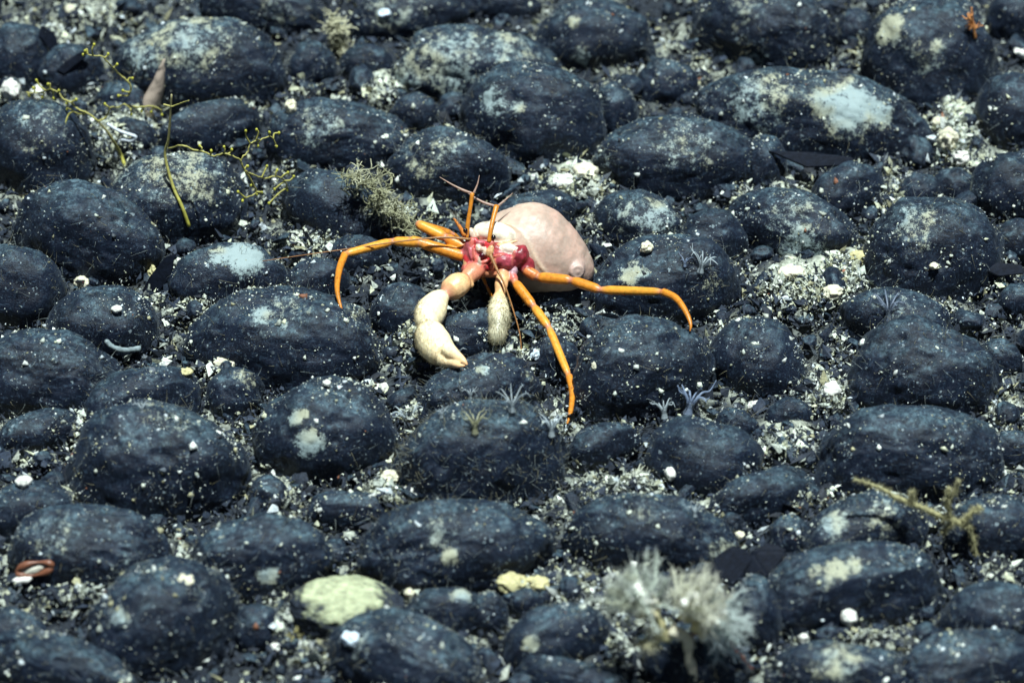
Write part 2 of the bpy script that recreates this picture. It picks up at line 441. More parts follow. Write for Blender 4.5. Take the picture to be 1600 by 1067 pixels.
# ------------------------------------------------------------------ nodules: (x, y, half width, half height, tilt in degrees, squareness, label)
NOD = [
 (30,90,54,56,0,2.2,'dark nodule at the upper left edge, left of the black forked crack'),
 (312,112,136,78,4,2.3,'large dusty nodule behind the tan cone in the upper left'),
 (410,10,98,46,0,2.2,'nodule cut by the top edge above the large dusty nodule'),
 (640,24,94,44,0,2.3,'flat-topped nodule at the top edge right of the beige tuft'),
 (574,101,42,30,0,2.1,'small round nodule below the beige tuft at the top'),
 (742,112,134,64,6,2.6,'broad flat nodule thick with grey sediment near the top'),
 (832,184,112,82,4,2.2,'big glossy black nodule above the crab with a pale streak on its top'),
 (928,62,90,60,0,2.3,'rounded nodule at the top, up and right of the big glossy one'),
 (785,6,58,28,0,2.2,'small nodule cut by the top edge in the middle'),
 (1195,46,108,72,0,2.2,'large dark round nodule at the top, right of centre'),
 (1456,94,110,90,3,2.2,'large nodule at the upper right bearing a white patch'),
 (1262,192,186,78,9,2.8,'long slab-like nodule with a wide pale patch and a pointed right corner'),
 (1592,176,68,64,0,2.2,'nodule cut by the right edge beside pale rubble'),
 (1592,30,50,46,0,2.2,'black nodule in the top right corner'),
 (58,238,94,74,0,2.3,'large nodule on the left edge below the yellow hydroid'),
 (526,216,116,58,4,2.4,'smooth nodule up and left of the brown bush'),
 (697,266,98,62,0,2.3,'nodule just above the crab antennules'),
 (1060,254,134,66,2,2.5,'broad nodule right of the white rubble above the anemone'),
 (1193,262,38,50,0,2.3,'narrow upright nodule split from the broad one by a black crack'),
 (276,318,112,76,0,2.3,'nodule at the foot of the tall yellow hydroid'),
 (134,368,122,80,0,2.25,'big black nodule on the left with sharply speckled front'),
 (330,200,80,42,0,2.2,'low shaded nodule under the large dusty one'),
 (520,328,90,58,0,2.2,'nodule in the shade of the brown bush'),
 (1242,360,110,58,0,2.3,'wide nodule above the patch of cream gravel'),
 (1324,298,64,42,0,2.2,'small nodule below the pointed corner of the slab'),
 (1454,398,112,88,0,2.3,'big dark nodule on the right with speckled black front'),
 (1584,296,66,54,0,2.2,'nodule on the right edge above the speckled black one'),
 (998,346,74,48,0,2.3,'weathered nodule right of the anemone, thick with sediment'),
 (1114,378,54,48,0,2.2,'small dark nodule behind the tiny white polyp'),
 (1040,442,118,74,0,2.3,'nodule with a round pale patch under the right leg of the crab'),
 (834,338,74,38,0,2.3,'nodule showing as a dark rim behind the anemone'),
 (24,452,78,70,0,2.2,'dark nodule on the left edge, halfway up'),
 (160,512,88,64,0,2.2,'round nodule with a grey worm tube at its foot'),
 (360,438,92,54,0,2.3,'nodule with a pale cap left of the bent crab leg'),
 (443,538,156,84,0,2.35,'very large nodule on which the left crab leg stands'),
 (494,440,52,38,0,2.2,'small crusted nodule behind the bent crab leg'),
 (628,488,50,44,0,2.3,'shaded nodule behind the big cream claw'),
 (74,592,114,72,0,2.35,'smooth nodule on the left edge below the worm tube'),
 (226,630,96,56,0,2.3,'nodule peeping out behind the large one at lower left'),
 (250,728,136,96,4,2.25,'large round nodule at lower left below the peeping one'),
 (60,676,68,34,0,2.2,'low small nodule at the left edge amid rubble'),
 (366,616,46,40,0,2.2,'small nodule below the white gravel pocket'),
 (514,676,112,84,0,2.25,'round nodule with two cream spots left of the polyp-covered one'),
 (747,622,104,64,0,2.35,'nodule touched by the tip of the big cream claw'),
 (752,716,136,90,0,2.35,'large nodule bristling with white threads below the claw'),
 (732,528,64,42,0,2.3,'dark low nodule between the two claws'),
 (1007,580,113,82,0,2.3,'large dome-shaped nodule right of the front crab leg'),
 (1182,562,74,66,0,2.3,'dark nodule with a white nick below the right leg tip'),
 (1400,504,88,54,0,2.3,'nodule with threadlike tentacles behind the big right one'),
 (1446,588,122,82,6,2.35,'big smooth nodule at the right with a steep left side'),
 (1418,712,148,80,3,2.35,'broad nodule at the right above the olive feathery stalk'),
 (1098,718,92,64,0,2.3,'nodule below the blue polyps'),
 (942,694,60,34,0,2.2,'low nodule at the tip of the front crab leg'),
 (1195,776,88,42,0,2.5,'flat black grooved nodule right of centre'),
 (1018,838,136,66,0,2.4,'nodule just behind the fluffy white tuft'),
 (1346,832,108,60,0,2.4,'cream-crusted nodule left of the olive stalk'),
 (1552,828,78,54,0,2.3,'nodule behind the drooping end of the olive stalk'),
 (1330,922,148,72,0,2.7,'squarish nodule right of the fluffy tuft with a yellow smear on top'),
 (1550,968,82,56,0,2.2,'round nodule in the lower right near the edge'),
 (1312,1054,114,54,0,2.3,'nodule cut by the bottom edge right of the fluffy tuft'),
 (137,862,124,70,3,2.3,'nodule at the lower left carrying the brown ring'),
 (256,972,126,92,0,2.2,'big blurred nodule in the lower left foreground'),
 (408,872,110,70,0,2.3,'nodule left of the yellow-crusted nodule, up the slope'),
 (710,860,150,80,0,2.4,'large lumpy nodule behind the yellow-crusted nodule'),
 (550,796,70,30,0,2.5,'flat oblong nodule above the yellow-crusted nodule'),
 (420,772,34,30,0,2.1,'little round nodule right of the large lower left one'),
 (45,798,72,46,0,2.4,'black flat-sided nodule at the left edge low down'),
 (636,1034,122,74,0,2.2,'large blurred nodule in front of the yellow-crusted nodule'),
 (870,996,90,56,0,2.3,'blurred nodule left of the fluffy white tuft'),
 (92,1046,134,58,0,2.2,'wide blurred nodule in the bottom left corner'),
 (18,992,62,42,0,2.2,'nodule at the left edge just above the bottom corner one'),
 (690,958,66,42,0,2.3,'dark nodule in the hollow right of the yellow-crusted nodule'),
 (762,958,34,34,0,2.1,'little upright nodule in the foreground hollow'),
 (818,940,34,24,0,2.1,'little nodule beneath the cream sediment in front'),
 (866,930,28,18,0,2.1,'smallest nodule of the foreground hollow row'),
 (892,1062,96,34,0,2.3,'nodule sliced by the bottom edge in the middle'),
 (1512,1046,116,62,0,2.4,'black nodule in the bottom right corner'),
 (1090,1036,92,58,0,2.2,'dark nodule under the fluffy white tuft'),
 (1232,838,36,32,20,2.3,'small black upright nodule between crusted and fluffy ones'),
 (1042,132,46,40,0,2.3,'rough nodule in the gravel at the top, right of centre'),
 (112,112,52,42,0,2.3,'dark nodule beside the forked crack at upper left'),
 (486,106,38,38,0,2.2,'small nodule right of the large dusty one'),
 (1334,52,32,36,0,2.2,'small nodule between the two large top right ones'),
 (1490,292,38,28,0,2.2,'little nodule under the white rubble at right'),
 (1438,300,36,28,0,2.2,'little nodule right of the slab point'),
 (1590,470,34,28,0,2.2,'little nodule at the right edge below the speckled one'),
 (1560,560,36,30,0,2.2,'little nodule by the right edge beside the steep-sided one'),
 (950,520,46,32,0,2.3,'dark nodule shaded beneath the right crab leg'),
 (868,560,40,34,0,2.3,'nodule hidden behind the front crab leg'),
 (1232,650,38,28,0,2.2,'little nodule by the white bead at right'),
 (1150,662,34,24,0,2.2,'little nodule right of the blue polyps'),
 (560,398,44,32,0,2.2,'little nodule under the arched left crab leg'),
 (1590,380,40,34,0,2.2,'nodule at the right edge beside the speckled black one'),
 (1580,700,40,30,0,2.2,'little nodule at the right edge above the olive stalk'),
 (648,178,40,30,0,2.2,'little nodule left of the big glossy one'),
 (960,175,34,46,0,2.2,'upright shaded nodule right of the big glossy one'),
 (190,160,44,34,0,2.2,'shaded nodule behind the yellow hydroid branches'),
 (210,215,40,32,0,2.2,'shaded nodule between the two yellow hydroids'),
 (1180,960,40,60,0,2.4,'upright dark nodule right of the fluffy tuft'),
 (400,980,40,38,0,2.2,'little nodule left of the yellow-crusted nodule front'),
 (800,440,52,40,0,2.3,'shaded nodule under the body of the crab'),
 (880,455,60,36,0,2.3,'nodule carrying the anemone'),
]
# pale crust patches: x, y, radius in photo pixels, strength
PATCH = [
 (1325,165,62,1.0),(1290,160,40,.9),(1370,175,36,.9),(1395,45,30,1.0),(1382,58,18,1.0),(375,398,44,1.0),(400,402,26,1.0),(340,400,22,.8),(988,424,28,.85),
 (485,690,30,.95),(464,654,18,1.0),(476,648,12,1.0),(1190,150,70,.6),(1440,90,40,.5),(1465,72,20,.7),(700,90,90,.62),(800,75,70,.55),
 (640,120,60,.6),(770,155,40,.6),(300,55,90,.6),(230,70,70,.6),(760,150,14,.9),(810,165,16,.9),(1070,225,80,.45),(1030,330,60,.6),(975,340,40,.55),
 (1180,85,40,.5),(1270,800,46,.85),(1300,815,40,.7),(1380,805,40,.6),(1310,888,26,.9),(1335,882,24,.85),(1285,900,30,.6),
 (185,965,24,.75),(280,260,90,.6),(320,290,50,.5),(200,270,50,.55),(500,195,50,.5),(640,640,30,.5),(830,590,18,.5),(756,578,14,.8),(690,572,16,.5),
 (860,880,30,.6),(705,870,22,.9),(720,930,22,.9),(690,835,40,.5),(830,1005,18,.85),(560,1000,40,.5),(600,800,20,.3),(1130,870,40,.6),
 (1310,1030,60,.6),(420,900,22,.8),(1430,350,60,.55),(1520,300,40,.5),(1240,330,60,.5),(1250,385,60,.6),(410,490,28,.85),(440,480,60,.4),(560,490,50,.4),(385,590,24,.7),
 (1000,800,30,.5),(250,650,80,.35),(160,590,30,.3),(910,90,24,.6),(895,30,16,.8),(945,250,40,.4),(1110,440,30,.4),(660,250,50,.5),(700,225,40,.5),(1400,480,40,.45),
 (80,830,60,.4),(60,200,60,.4),(200,880,40,.3),(1060,30,30,.5),(1160,20,40,.5),(440,10,60,.4),(620,10,60,.5),(590,330,30,.6),
]
def heap(px, py):            # height of the sediment surface, heaped in the pale pockets
    return 0.0012 + 0.0046 * np.clip(pocket(np.atleast_1d(px).astype(float), np.atleast_1d(py).astype(float)), 0, 2.2)
def pocket(px, py):
    w = np.zeros_like(px)
    for (x, y, a, b, k) in RUBBLE:
        w = np.maximum(w, k * np.exp(-1.6 * (((px - x) / a) ** 2 + ((py - y) / b) ** 2)))
    return w
RUBBLE = [  # pockets of pale rubble: x, y, half width, half height, weight
 (1265,445,110,45,3),(1320,420,50,60,2.2),(1490,200,42,62,3),(1530,275,50,25,1.6),(905,285,60,36,3),(870,270,30,20,1.4),(600,765,50,38,2.4),(345,572,45,20,2.6),(380,600,30,24,1.5),(60,45,70,40,1.2),
 (160,25,80,22,1.6),(15,140,25,40,1.5),(185,195,60,60,2.2),(600,135,55,28,2.6),(440,290,40,30,1.0),(490,375,70,28,1.8),(320,480,60,28,2.0),(1290,612,60,40,2),(1130,522,22,30,1.4),(990,752,70,22,1.8),
 (1235,690,60,36,1.8),(1255,772,60,30,1.4),(1570,640,36,60,1.8),(1560,430,40,40,1.3),(900,915,60,40,1.6),(815,910,60,20,1.6),(965,1000,26,50,1.6),(1350,990,90,16,1.4),(965,140,40,46,1.6),(1085,110,30,50,1.2),
 (1395,300,36,60,1.6),(1470,325,60,20,1.3),(290,870,26,36,1.4),(120,925,60,26,1.4),(440,965,40,46,1.8),(500,1015,40,30,1.4),(1110,805,40,24,1.2),(930,775,40,30,1.3),(1560,900,40,50,1.2),(870,520,50,50,1.6),
 (700,600,30,40,1.2),(640,640,26,40,1.6),(860,650,40,26,1.6),(420,690,16,60,1.4),(640,520,34,44,1.6),(130,660,40,40,1.6),(100,770,50,30,1.2),(240,470,40,30,1.2),(1050,380,36,30,1.3),(930,340,26,40,1.2),(1340,75,36,30,1.6),
 (640,330,60,26,1.2),(460,230,30,40,1.0),(1160,300,40,30,1.4),(1220,300,60,26,1.6),(1450,480,90,30,1.0),(1310,540,26,60,1.2),(800,560,60,26,1.4),(560,600,40,20,0.8),(440,770,60,26,1.2),(60,720,60,20,1.0),(640,900,40,30,1.0),(1400,1000,80,20,1),(380,150,30,30,1),(475,140,30,40,1.2),(1540,120,24,40,1.2),
]

# ellipsoids first, so that everything can be set down on them
geom = []
cp, sp_ = math.cos(PITCH), math.sin(PITCH)
for (x, y, rx, ry, tilt, sq, lab) in NOD:
    p0 = at_z(x, y, 0.006); s = mpp(p0)
    a = rx * s * 1.03; c = 1.26 * ry * s; b = 0.98 * ry * s
    z0 = 0.14 * c + 0.001
    ctr = at_z(x, y + 0.15 * ry, z0)
    yaw = rng.uniform(-0.5, 0.5) if tilt == 0 else 0.0
    R = Matrix.Rotation(yaw, 3, 'Z') @ Matrix.Rotation(math.radians(tilt) + (rng.uniform(-0.10, 0.10) if tilt == 0 else 0), 3, 'Y') @ Matrix.Rotation(rng.uniform(-0.10, 0.10), 3, 'X')
    R = np.array(R)
    S = np.diag([a, b, c])
    geom.append((ctr, R, S))
    ELL.append((ctr, np.linalg.inv(R @ S)))
patch3d = []
for (x, y, r, w) in PATCH:
    p, who = hit(x, y)
    patch3d.append((p, r * mpp(p), w, who))

def nodule_shape(seed, sub, sq, S, low=0.085):
    u, f = ICO[sub]
    sq = 2.0 + (sq - 2.0) * 0.4
    r = (np.abs(u) ** sq).sum(1) ** (-1.0 / sq)
    off = np.array([seed * 3.71, seed * 1.37, seed * 7.13])
    n = low * fbm(u * 1.25 + off, seed, 2) + 0.035 * fbm(u * 2.8 + off, seed + 5, 2)
    if sub >= 5:
        n = n + 0.012 * fbm(u * 10 + off, seed + 9, 3, 0.6)
    # a few shallow pits
    pit = vnoise(u * 5.5 + off, seed + 21)
    n = n - 0.03 * smooth(0.45, 0.8, pit)
    return (u * (0.98 * r * (1 + n))[:, None]) @ S.T, f

nod_surface = []                  # world vertices and normals for scattering
def vnormals(V, F):
    N = np.zeros_like(V)
    fn = np.cross(V[F[:, 1]] - V[F[:, 0]], V[F[:, 2]] - V[F[:, 0]])
    for k in range(3):
        np.add.at(N, F[:, k], fn)
    return N / (np.linalg.norm(N, axis=1)[:, None] + 1e-15)

# ------------------------------------------------------------------ the sea floor
gx = np.concatenate([-np.geomspace(4, 0.42, 30)[:-1], np.linspace(-0.42, 0.42, 330), np.geomspace(0.42, 4, 30)[1:]])
gy = np.concatenate([-np.geomspace(4, 0.45, 30)[:-1], np.linspace(-0.45, 0.55, 330), np.geomspace(0.55, 4, 30)[1:]])
GX, GY = np.meshgrid(gx, gy)
gp = np.stack([GX.ravel(), GY.ravel(), np.zeros(GX.size)], 1)
gz = 0.0022 * fbm(gp * 28, 3, 3) + 0.0022 * fbm(gp * 150, 8, 2) - 0.001
gv = gp.copy(); gv[:, 2] = gz + heap(*project(gp)) - 0.0026
nx = len(gx); ny = len(gy)
ii = (np.arange(ny - 1)[:, None] * nx + np.arange(nx - 1)[None]).ravel()
gf = np.stack([ii, ii + 1, ii + 1 + nx, ii + nx], 1)
pkx, pky = project(gp)
pk = pocket(pkx, pky)
mot = 0.5 + 0.5 * fbm(gp * 60, 31, 3)
pale = np.clip(smooth(0.50, 0.95, mot) * 0.45 + 0.42 * np.clip(pk, 0, 2.0) * smooth(0.15, 0.7, mot), 0, 1)[:, None]
gcol = np.array([0.012, 0.017, 0.025]) * (1 - pale) + np.array([0.46, 0.49, 0.39]) * pale
ground = link('sea_floor', tri_mesh('sea_floor', gv, gf, gcol), M_SED)
tag(ground, kind='structure')

# ------------------------------------------------------------------ build the nodules
for i, (x, y, rx, ry, tilt, sq, lab) in enumerate(NOD):
    ctr, R, S = geom[i]
    sub = 6 if rx > 95 else 5
    V, F = nodule_shape(i + 1, sub, sq, S)
    V = V @ R.T
    W = V + ctr
    dust = np.zeros(len(V))
    for (p, r, w, who) in patch3d:
        if who == i:
            d = np.linalg.norm((W - p), axis=1) / r
            dust = np.maximum(dust, w * np.clip(1.35 * (1.15 - d), 0, 1))
    N = vnormals(W, F)
    nod_surface.append((W, N))
    V = V + N * (0.0007 * dust * (0.6 + 0.6 * fbm(W * 420, 44, 2)))[:, None]        # crust patches stand proud
    me = tri_mesh('nodule', V, F, dust=dust)
    o = link('nodule', me, M_NOD, None, Vector(ctr))
    tag(o, lab, 'nodule', 'large nodules covering the sea floor')

# small nodules lying in the gaps
small = []
pebbles = []
tries = 0
lib = []
for k in range(14):
    V, F = nodule_shape(300 + k, 4, rng.uniform(2.1, 2.9), np.diag([1.0, rng.uniform(.7, 1), rng.uniform(.55, .8)]), 0.2)
    lib.append(tri_mesh('nodule_pebble', V, F, dust=np.zeros(len(V))))
frag = []
for k in range(10):
    bm = bmesh.new()
    for q in range(11):
        bm.verts.new(Vector(rng.normal(size=3)).normalized() * rng.uniform(.7, 1.15) * 1.0)
    for v_ in bm.verts: v_.co = (v_.co.x * 1.25, v_.co.y * .9, v_.co.z * .42)
    r_ = bmesh.ops.convex_hull(bm, input=bm.verts)
    bmesh.ops.delete(bm, geom=[g for g in r_['geom_interior'] if isinstance(g, bmesh.types.BMVert)], context='VERTS')
    bmesh.ops.bevel(bm, geom=list(bm.edges), offset=.05, segments=1, affect='EDGES', clamp_overlap=True)
    bmesh.ops.triangulate(bm, faces=bm.faces)
    me = bpy.data.meshes.new('crust_fragment'); bm.to_mesh(me); bm.free()
    me.attributes.new('dust', 'FLOAT', 'POINT'); me.materials.append(M_NOD)
    frag.append(me)
while len(small) < 290 and tries < 12000:
    tries += 1
    px = rng.uniform(-10, 1610); py = rng.uniform(-5, 1075)
    r = rng.choice([rng.uniform(9, 15), rng.uniform(13, 24), rng.uniform(20, 30)], p=[.5, .35, .15])
    if any((px - a_) ** 2 + (py - b_) ** 2 < (28 + r) ** 2 for a_, b_ in ((888, 640), (884, 660), (1078, 518), (536, 490), (1075, 630), (1038, 640), (730, 572), (1150, 880), (1190, 880))): continue
    p, who = hit(px, py, float(heap(px, py)[0]))
    if who >= 0: continue
    if any((q[0] - px) ** 2 + (q[1] - py) ** 2 < (0.85 * (q[2] + r)) ** 2 for q in small): continue
    small.append((px, py, r))
    s = mpp(p) * r
    plate = rng.uniform() < .68
    me = frag[len(small) % len(frag)] if plate else lib[len(small) % len(lib)]
    o = link('crust_fragment' if plate else 'nodule_pebble', me, None, None, Vector((p[0], p[1], p[2] + 0.15 * s)))
    if not me.materials: me.materials.append(M_NOD)
    o.scale = (s, s, s); o.rotation_euler = (rng.uniform(-.7, .7), rng.uniform(-.7, .7), rng.uniform(0, 6.28))
    pebbles.append((o, px, py, r, plate))

STOP = set('of the a an with and in on at by its to from below above behind beside under near left right up cut one that which bearing carrying just'.split())
def short(lab, n):
    w_ = lab.split(',')[0].split()[:n]
    while w_ and (w_[-1] in STOP): w_.pop()
    return ' '.join(w_)
named = {}
for (o, px, py, r, plate) in pebbles:
    d = [((px - q[0]) / q[2]) ** 2 + ((py - q[1]) / q[3]) ** 2 for q in NOD]
    k = int(np.argmin(d)); q = NOD[k]
    dx, dy = (px - q[0]) / q[2], (py - q[1]) / q[3]
    side = ('left of' if dx < 0 else 'right of') if abs(dx) > abs(dy) else ('behind' if dy < 0 else 'in front of')
    named.setdefault((k, side, plate), []).append((r, o))
for (k, side, plate), lst in named.items():
    lst.sort(key=lambda t: -t[0])
    for j, (r, o) in enumerate(lst):
        size = 'small' if len(lst) == 1 else 'largest' if j == 0 else 'smallest' if j == len(lst) - 1 else ['second largest', 'third largest', 'fourth largest', 'fifth largest', 'sixth largest', 'seventh largest', 'eighth largest'][min(j - 1, 6)]
        art = 'fragment' if plate else 'pebble'
        tag(o, '%s black %s %s the %s' % (size, 'angular fragment' if plate else 'round pebble', side, short(NOD[k][6], 16 - 4 - len(size.split()) - len(side.split()))), art, 'broken fragments in the gaps' if plate else 'small nodule pebbles in the gaps')

# nodules that carry on beyond the frame (one mass)
mb = MB()
cnt = 0
placed = []
for k in range(2600):
    X = rng.uniform(-0.62, 0.62); Y = rng.uniform(-0.62, 0.85)
    px, py = project(np.array([X, Y, 0.0]))
    r = rng.uniform(0.013, 0.034)
    m = r / mpp(np.array([X, Y, 0.0]))
    if -m * 1.05 < px < 1600 + m * 1.05 and -m * .95 < py < 1067 + m * 1.25: continue
    if any((q[0] - X) ** 2 + (q[1] - Y) ** 2 < (0.9 * (q[2] + r)) ** 2 for q in placed): continue
    placed.append((X, Y, r))
    V, F = nodule_shape(600 + k, 4, rng.uniform(2.1, 2.6), np.diag([r, r * rng.uniform(.8, 1), r * rng.uniform(.5, .65)]))
    mb.add(V + np.array([X, Y, 0.004]), F)
V, F, C = mb.arrays()
o = link('nodule_field', tri_mesh('nodule_field', V, F, dust=np.zeros(len(V))), M_NOD)
tag(o, 'dark nodules carrying on beyond the edges of the view', 'nodules', kind='stuff')

# ------------------------------------------------------------------ black broken shards of crust
def shard(pts, thick, label, lift=0.0, lean=0.0):
    """a broken plate of crust: outline in photo pixels set down at its foot, with real thickness"""
    base, who = hit(*pts[0])
    P = [at_y(x, y, base[1] + lean * (pts[0][1] - y) * mpp(base)) for (x, y) in pts]
    bm = bmesh.new()
    t = thick * mpp(base)
    nrm = np.array([0.15, -0.75, 0.65])
    for p in P:
        bm.verts.new(p - base + nrm * t * rng.uniform(.2, .6)); bm.verts.new(p - base - nrm * t * rng.uniform(.5, 1.0))
    bmesh.ops.convex_hull(bm, input=bm.verts)
    bmesh.ops.bevel(bm, geom=list(bm.edges), offset=t * 0.18, segments=2, affect='EDGES', clamp_overlap=True)
    bmesh.ops.triangulate(bm, faces=bm.faces)
    me = bpy.data.meshes.new('crust_shard'); bm.to_mesh(me); bm.free()
    a = me.attributes.new('col', 'FLOAT_COLOR', 'POINT')
    a.data.foreach_set('color', np.tile(np.array([0.0045, 0.007, 0.014, 1], dtype=np.float32), len(me.vertices)))
    o = link('crust_shard', me, M_SHARD, None, Vector(base))
    tag(o, label, 'shard', 'broken crust shards')
shard([(218,462),(240,468),(266,434),(276,396),(258,402),(234,432)], 7, 'dark leaf-shaped crust shard leaning on the big black left nodule', lean=.3)
shard([(1200,236),(1260,262),(1345,258),(1330,246),(1262,238)], 7, 'long thin crust shard under the lip of the slab-like nodule', lean=.8)
shard([(1095,905),(1150,915),(1180,872),(1150,850),(1120,868)], 22, 'angular black crust block right of the fluffy white tuft', lean=.7)
shard([(1150,900),(1200,905),(1232,862),(1205,846),(1172,862)], 22, 'second angular black block, next to the squarish nodule', lean=.7)
shard([(60,58),(92,100),(100,96),(84,52),(64,40)], 8, 'thin black crust blade at upper left', lean=.4)
shard([(88,110),(100,118),(132,92),(140,78),(120,84)], 8, 'slanting black crust blade beside the upper left blade', lean=.4)
shard([(618,92),(650,96),(712,68),(690,64),(640,76)], 8, 'black plate standing for the shadowed gap behind the grey flat nodule', lean=.8)  # black plate stands in for shadow in the gap behind the nodule
shard([(180,245),(230,258),(262,250),(240,236),(200,232)], 8, 'flat crust shard between the two hydroid stems', lean=.8)
shard([(20,735),(60,748),(118,742),(100,726),(50,724)], 8, 'flat black crust shard on the lower left edge of the frame', lean=.8)
shard([(1535,420),(1560,432),(1600,428),(1596,414),(1560,410)], 6, 'flat crust shard at the right edge below the speckled nodule', lean=.8)
shard([(880,640),(905,652),(916,636),(900,612),(884,618)], 8, 'dark crust flake beside the tip of the front leg', lean=.6)

# ------------------------------------------------------------------ rubble, crumbs and threads (nobody could count them)
PAL = np.array([(0.58,0.62,0.52),(0.50,0.52,0.37),(0.72,0.76,0.70),(0.40,0.44,0.38),(0.34,0.33,0.20),(0.10,0.12,0.14),(0.025,0.03,0.04),(0.52,0.58,0.60),(0.26,0.11,0.06)])
PROB = np.array([.22,.20,.11,.18,.08,.06,.05,.07,.003])
def palette(n, prob=PROB):
    c = PAL[rng.choice(len(PAL), n, p=prob / prob.sum())]
    return c * rng.uniform(.55, 1.15, (n, 1))
# candidates over the visible floor
cand = 380000
qx = rng.uniform(-40, 1640, cand); qy = rng.uniform(-30, 1100, cand)
w = 0.30 + 0.55 * pocket(qx, qy)
keep = rng.uniform(0, 1, cand) < np.clip(w, 0, 1) * 0.62
qx, qy = qx[keep], qy[keep]
k_ = FRAME / DIST / 1600
D = FWD[None] + ((qx - 800) * k_)[:, None] * RGT + ((533.5 - qy) * k_)[:, None] * UPV
zz = heap(qx, qy) + rng.uniform(-0.001, 0.0026, len(qx))
T = (zz - CAMP[2]) / D[:, 2]
Q = CAMP + D * T[:, None]
inside = np.zeros(len(Q), bool)
for (c, inv) in ELL:
    l = (Q - c) @ inv.T
    inside |= (l * l).sum(1) < 0.92
Q = Q[~inside]
sz = 0.00028 * (1.1 + rng.pareto(2.2, len(Q)) * 1.7).clip(0, 6.5)
S3 = sz[:, None] * rng.uniform(.6, 1.5, (len(Q), 3)); S3[:, 2] *= .35; S3[:, 0] *= rng.uniform(.8, 1.9, len(Q))
col_ = palette(len(Q))
dk = rng.uniform(0, 1, len(Q)) > np.clip(.27 + .36 * pocket(*project(Q)), 0, .94)
col_[dk] = np.array([0.010, 0.015, 0.025]) * rng.uniform(.5, 2.2, (dk.sum(), 1))
S3[dk] *= 1.3
V, F, C = chips(Q, S3, col_)
o = link('rubble', tri_mesh('rubble', V, F, C, flat=True), M_RUB)
tag(o, 'pale and dark crumbs filling the gaps between the nodules', 'rubble', kind='stuff')
print('rubble crumbs', len(Q))
# rubble outside the frame, thinner
n = 9000
Q = np.stack([rng.uniform(-.6, .6, n), rng.uniform(-.6, .8, n), rng.uniform(0.003, .005, n)], 1)
ox, oy = project(Q)
Q = Q[(ox < -40) | (ox > 1640) | (oy < -30) | (oy > 1100)]
V, F, C = chips(Q, rng.uniform(.0006, .0022, (len(Q), 3)), palette(len(Q)))
o = link('rubble', tri_mesh('rubble', V, F, C, flat=True), M_RUB)
tag(o, 'crumbs carrying on beyond the edges of the view', 'rubble', kind='stuff')
# crumbs lying on the nodules
cc, cs, hr, hd = [], [], [], []
for i, (W, N) in enumerate(nod_surface):
    vis = np.where((N[:, 2] > -0.05) & (W[:, 2] > 0.002))[0]
    rx = NOD[i][2]; ry = NOD[i][3]
    m = int(0.0098 * rx * ry * 3.1 * rng.uniform(.5, 1.6))
    wt = (0.12 + smooth(0.0, 0.55, fbm(W[vis] * 85, 91, 2))) * (0.35 + N[vis][:, 2].clip(0, 1)); wt /= wt.sum()
    ids = rng.choice(vis, m, p=wt)
    # more of them low down, where they collect
    cc.append(W[ids] + N[ids] * 0.0001); cs.append(np.full(m, 1.0))
    m2 = int(0.004 * rx * ry * 3.1 * (6.0 if 'bristling' in NOD[i][6] else 2.0 if 'touched by' in NOD[i][6] else rng.uniform(.5, 1.8)))
    ids = rng.choice(vis, m2)
    hr.append(W[ids]); hd.append(N[ids] + rng.normal(size=(m2, 3)) * 0.7)
cc = np.vstack(cc); n = len(cc)
sz = 0.00028 * (0.6 + rng.pareto(2.1, n) * 0.75).clip(0, 6)
S3 = sz[:, None] * rng.uniform(.6, 1.2, (n, 3))
pp = np.array([.26,.16,.18,.14,.08,.05,.02,.10,.01])
V, F, C = chips(cc, S3, palette(n, pp), .25)
o = link('sediment_crumbs', tri_mesh('sediment_crumbs', V, F, C), M_RUB)
tag(o, 'tiny pale crumbs scattered over the nodules', 'sediment', kind='stuff')
print('nodule crumbs', n)
hr = np.vstack(hr); hd = np.vstack(hd); n = len(hr)
V, F = strands(hr, hd, rng.uniform(.0012, .0042, n), 0.00014, 0.7, 4)
C = np.repeat(np.array([(0.42,0.47,0.46),(0.30,0.34,0.33),(0.40,0.38,0.26)])[rng.integers(0, 3, n)], 15, axis=0)
o = link('threads', tri_mesh('threads', V, F, C), M_HAIR)
tag(o, 'fine pale threads growing on the nodules', 'threads', kind='stuff')

# ------------------------------------------------------------------ remeshing helper for the animals
def remesh(mb, voxel, name, material, origin, parent=None, smooth_it=4):
    V, F, C = mb.arrays()
    V = V - origin
    me = tri_mesh('tmp', V, F)
    ob = bpy.data.objects.new('tmp', me); COL.objects.link(ob)
    md = ob.modifiers.new('r', 'REMESH'); md.mode = 'VOXEL'; md.voxel_size = voxel; md.use_smooth_shade = True
    ms = ob.modifiers.new('s', 'SMOOTH'); ms.iterations = smooth_it; ms.factor = 0.5
    dg = bpy.context.evaluated_depsgraph_get()
    new = bpy.data.meshes.new_from_object(ob.evaluated_get(dg))
    bpy.data.objects.remove(ob); bpy.data.meshes.remove(me)
    kd = kdtree.KDTree(len(V))
    for i in range(len(V)): kd.insert(V[i], i)
    kd.balance()
    nv = len(new.vertices)
    co = np.zeros(nv * 3, dtype=np.float32); new.vertices.foreach_get('co', co); co = co.reshape(-1, 3)
    col = np.ones((nv, 4), dtype=np.float32)
    for i in range(nv):
        hits = kd.find_n(co[i], 5)
        wsum = 0; c = np.zeros(3)
        for (_, j, d) in hits:
            w_ = 1.0 / (d * d + 1e-8); c += C[j] * w_; wsum += w_
        col[i, :3] = c / wsum
    a = new.attributes.new('col', 'FLOAT_COLOR', 'POINT'); a.data.foreach_set('color', col.ravel())
    new.polygons.foreach_set('use_smooth', np.ones(len(new.polygons), dtype=bool))
    new.name = name
    return link(name, new, material, parent, None if parent else Vector(origin)), co, col

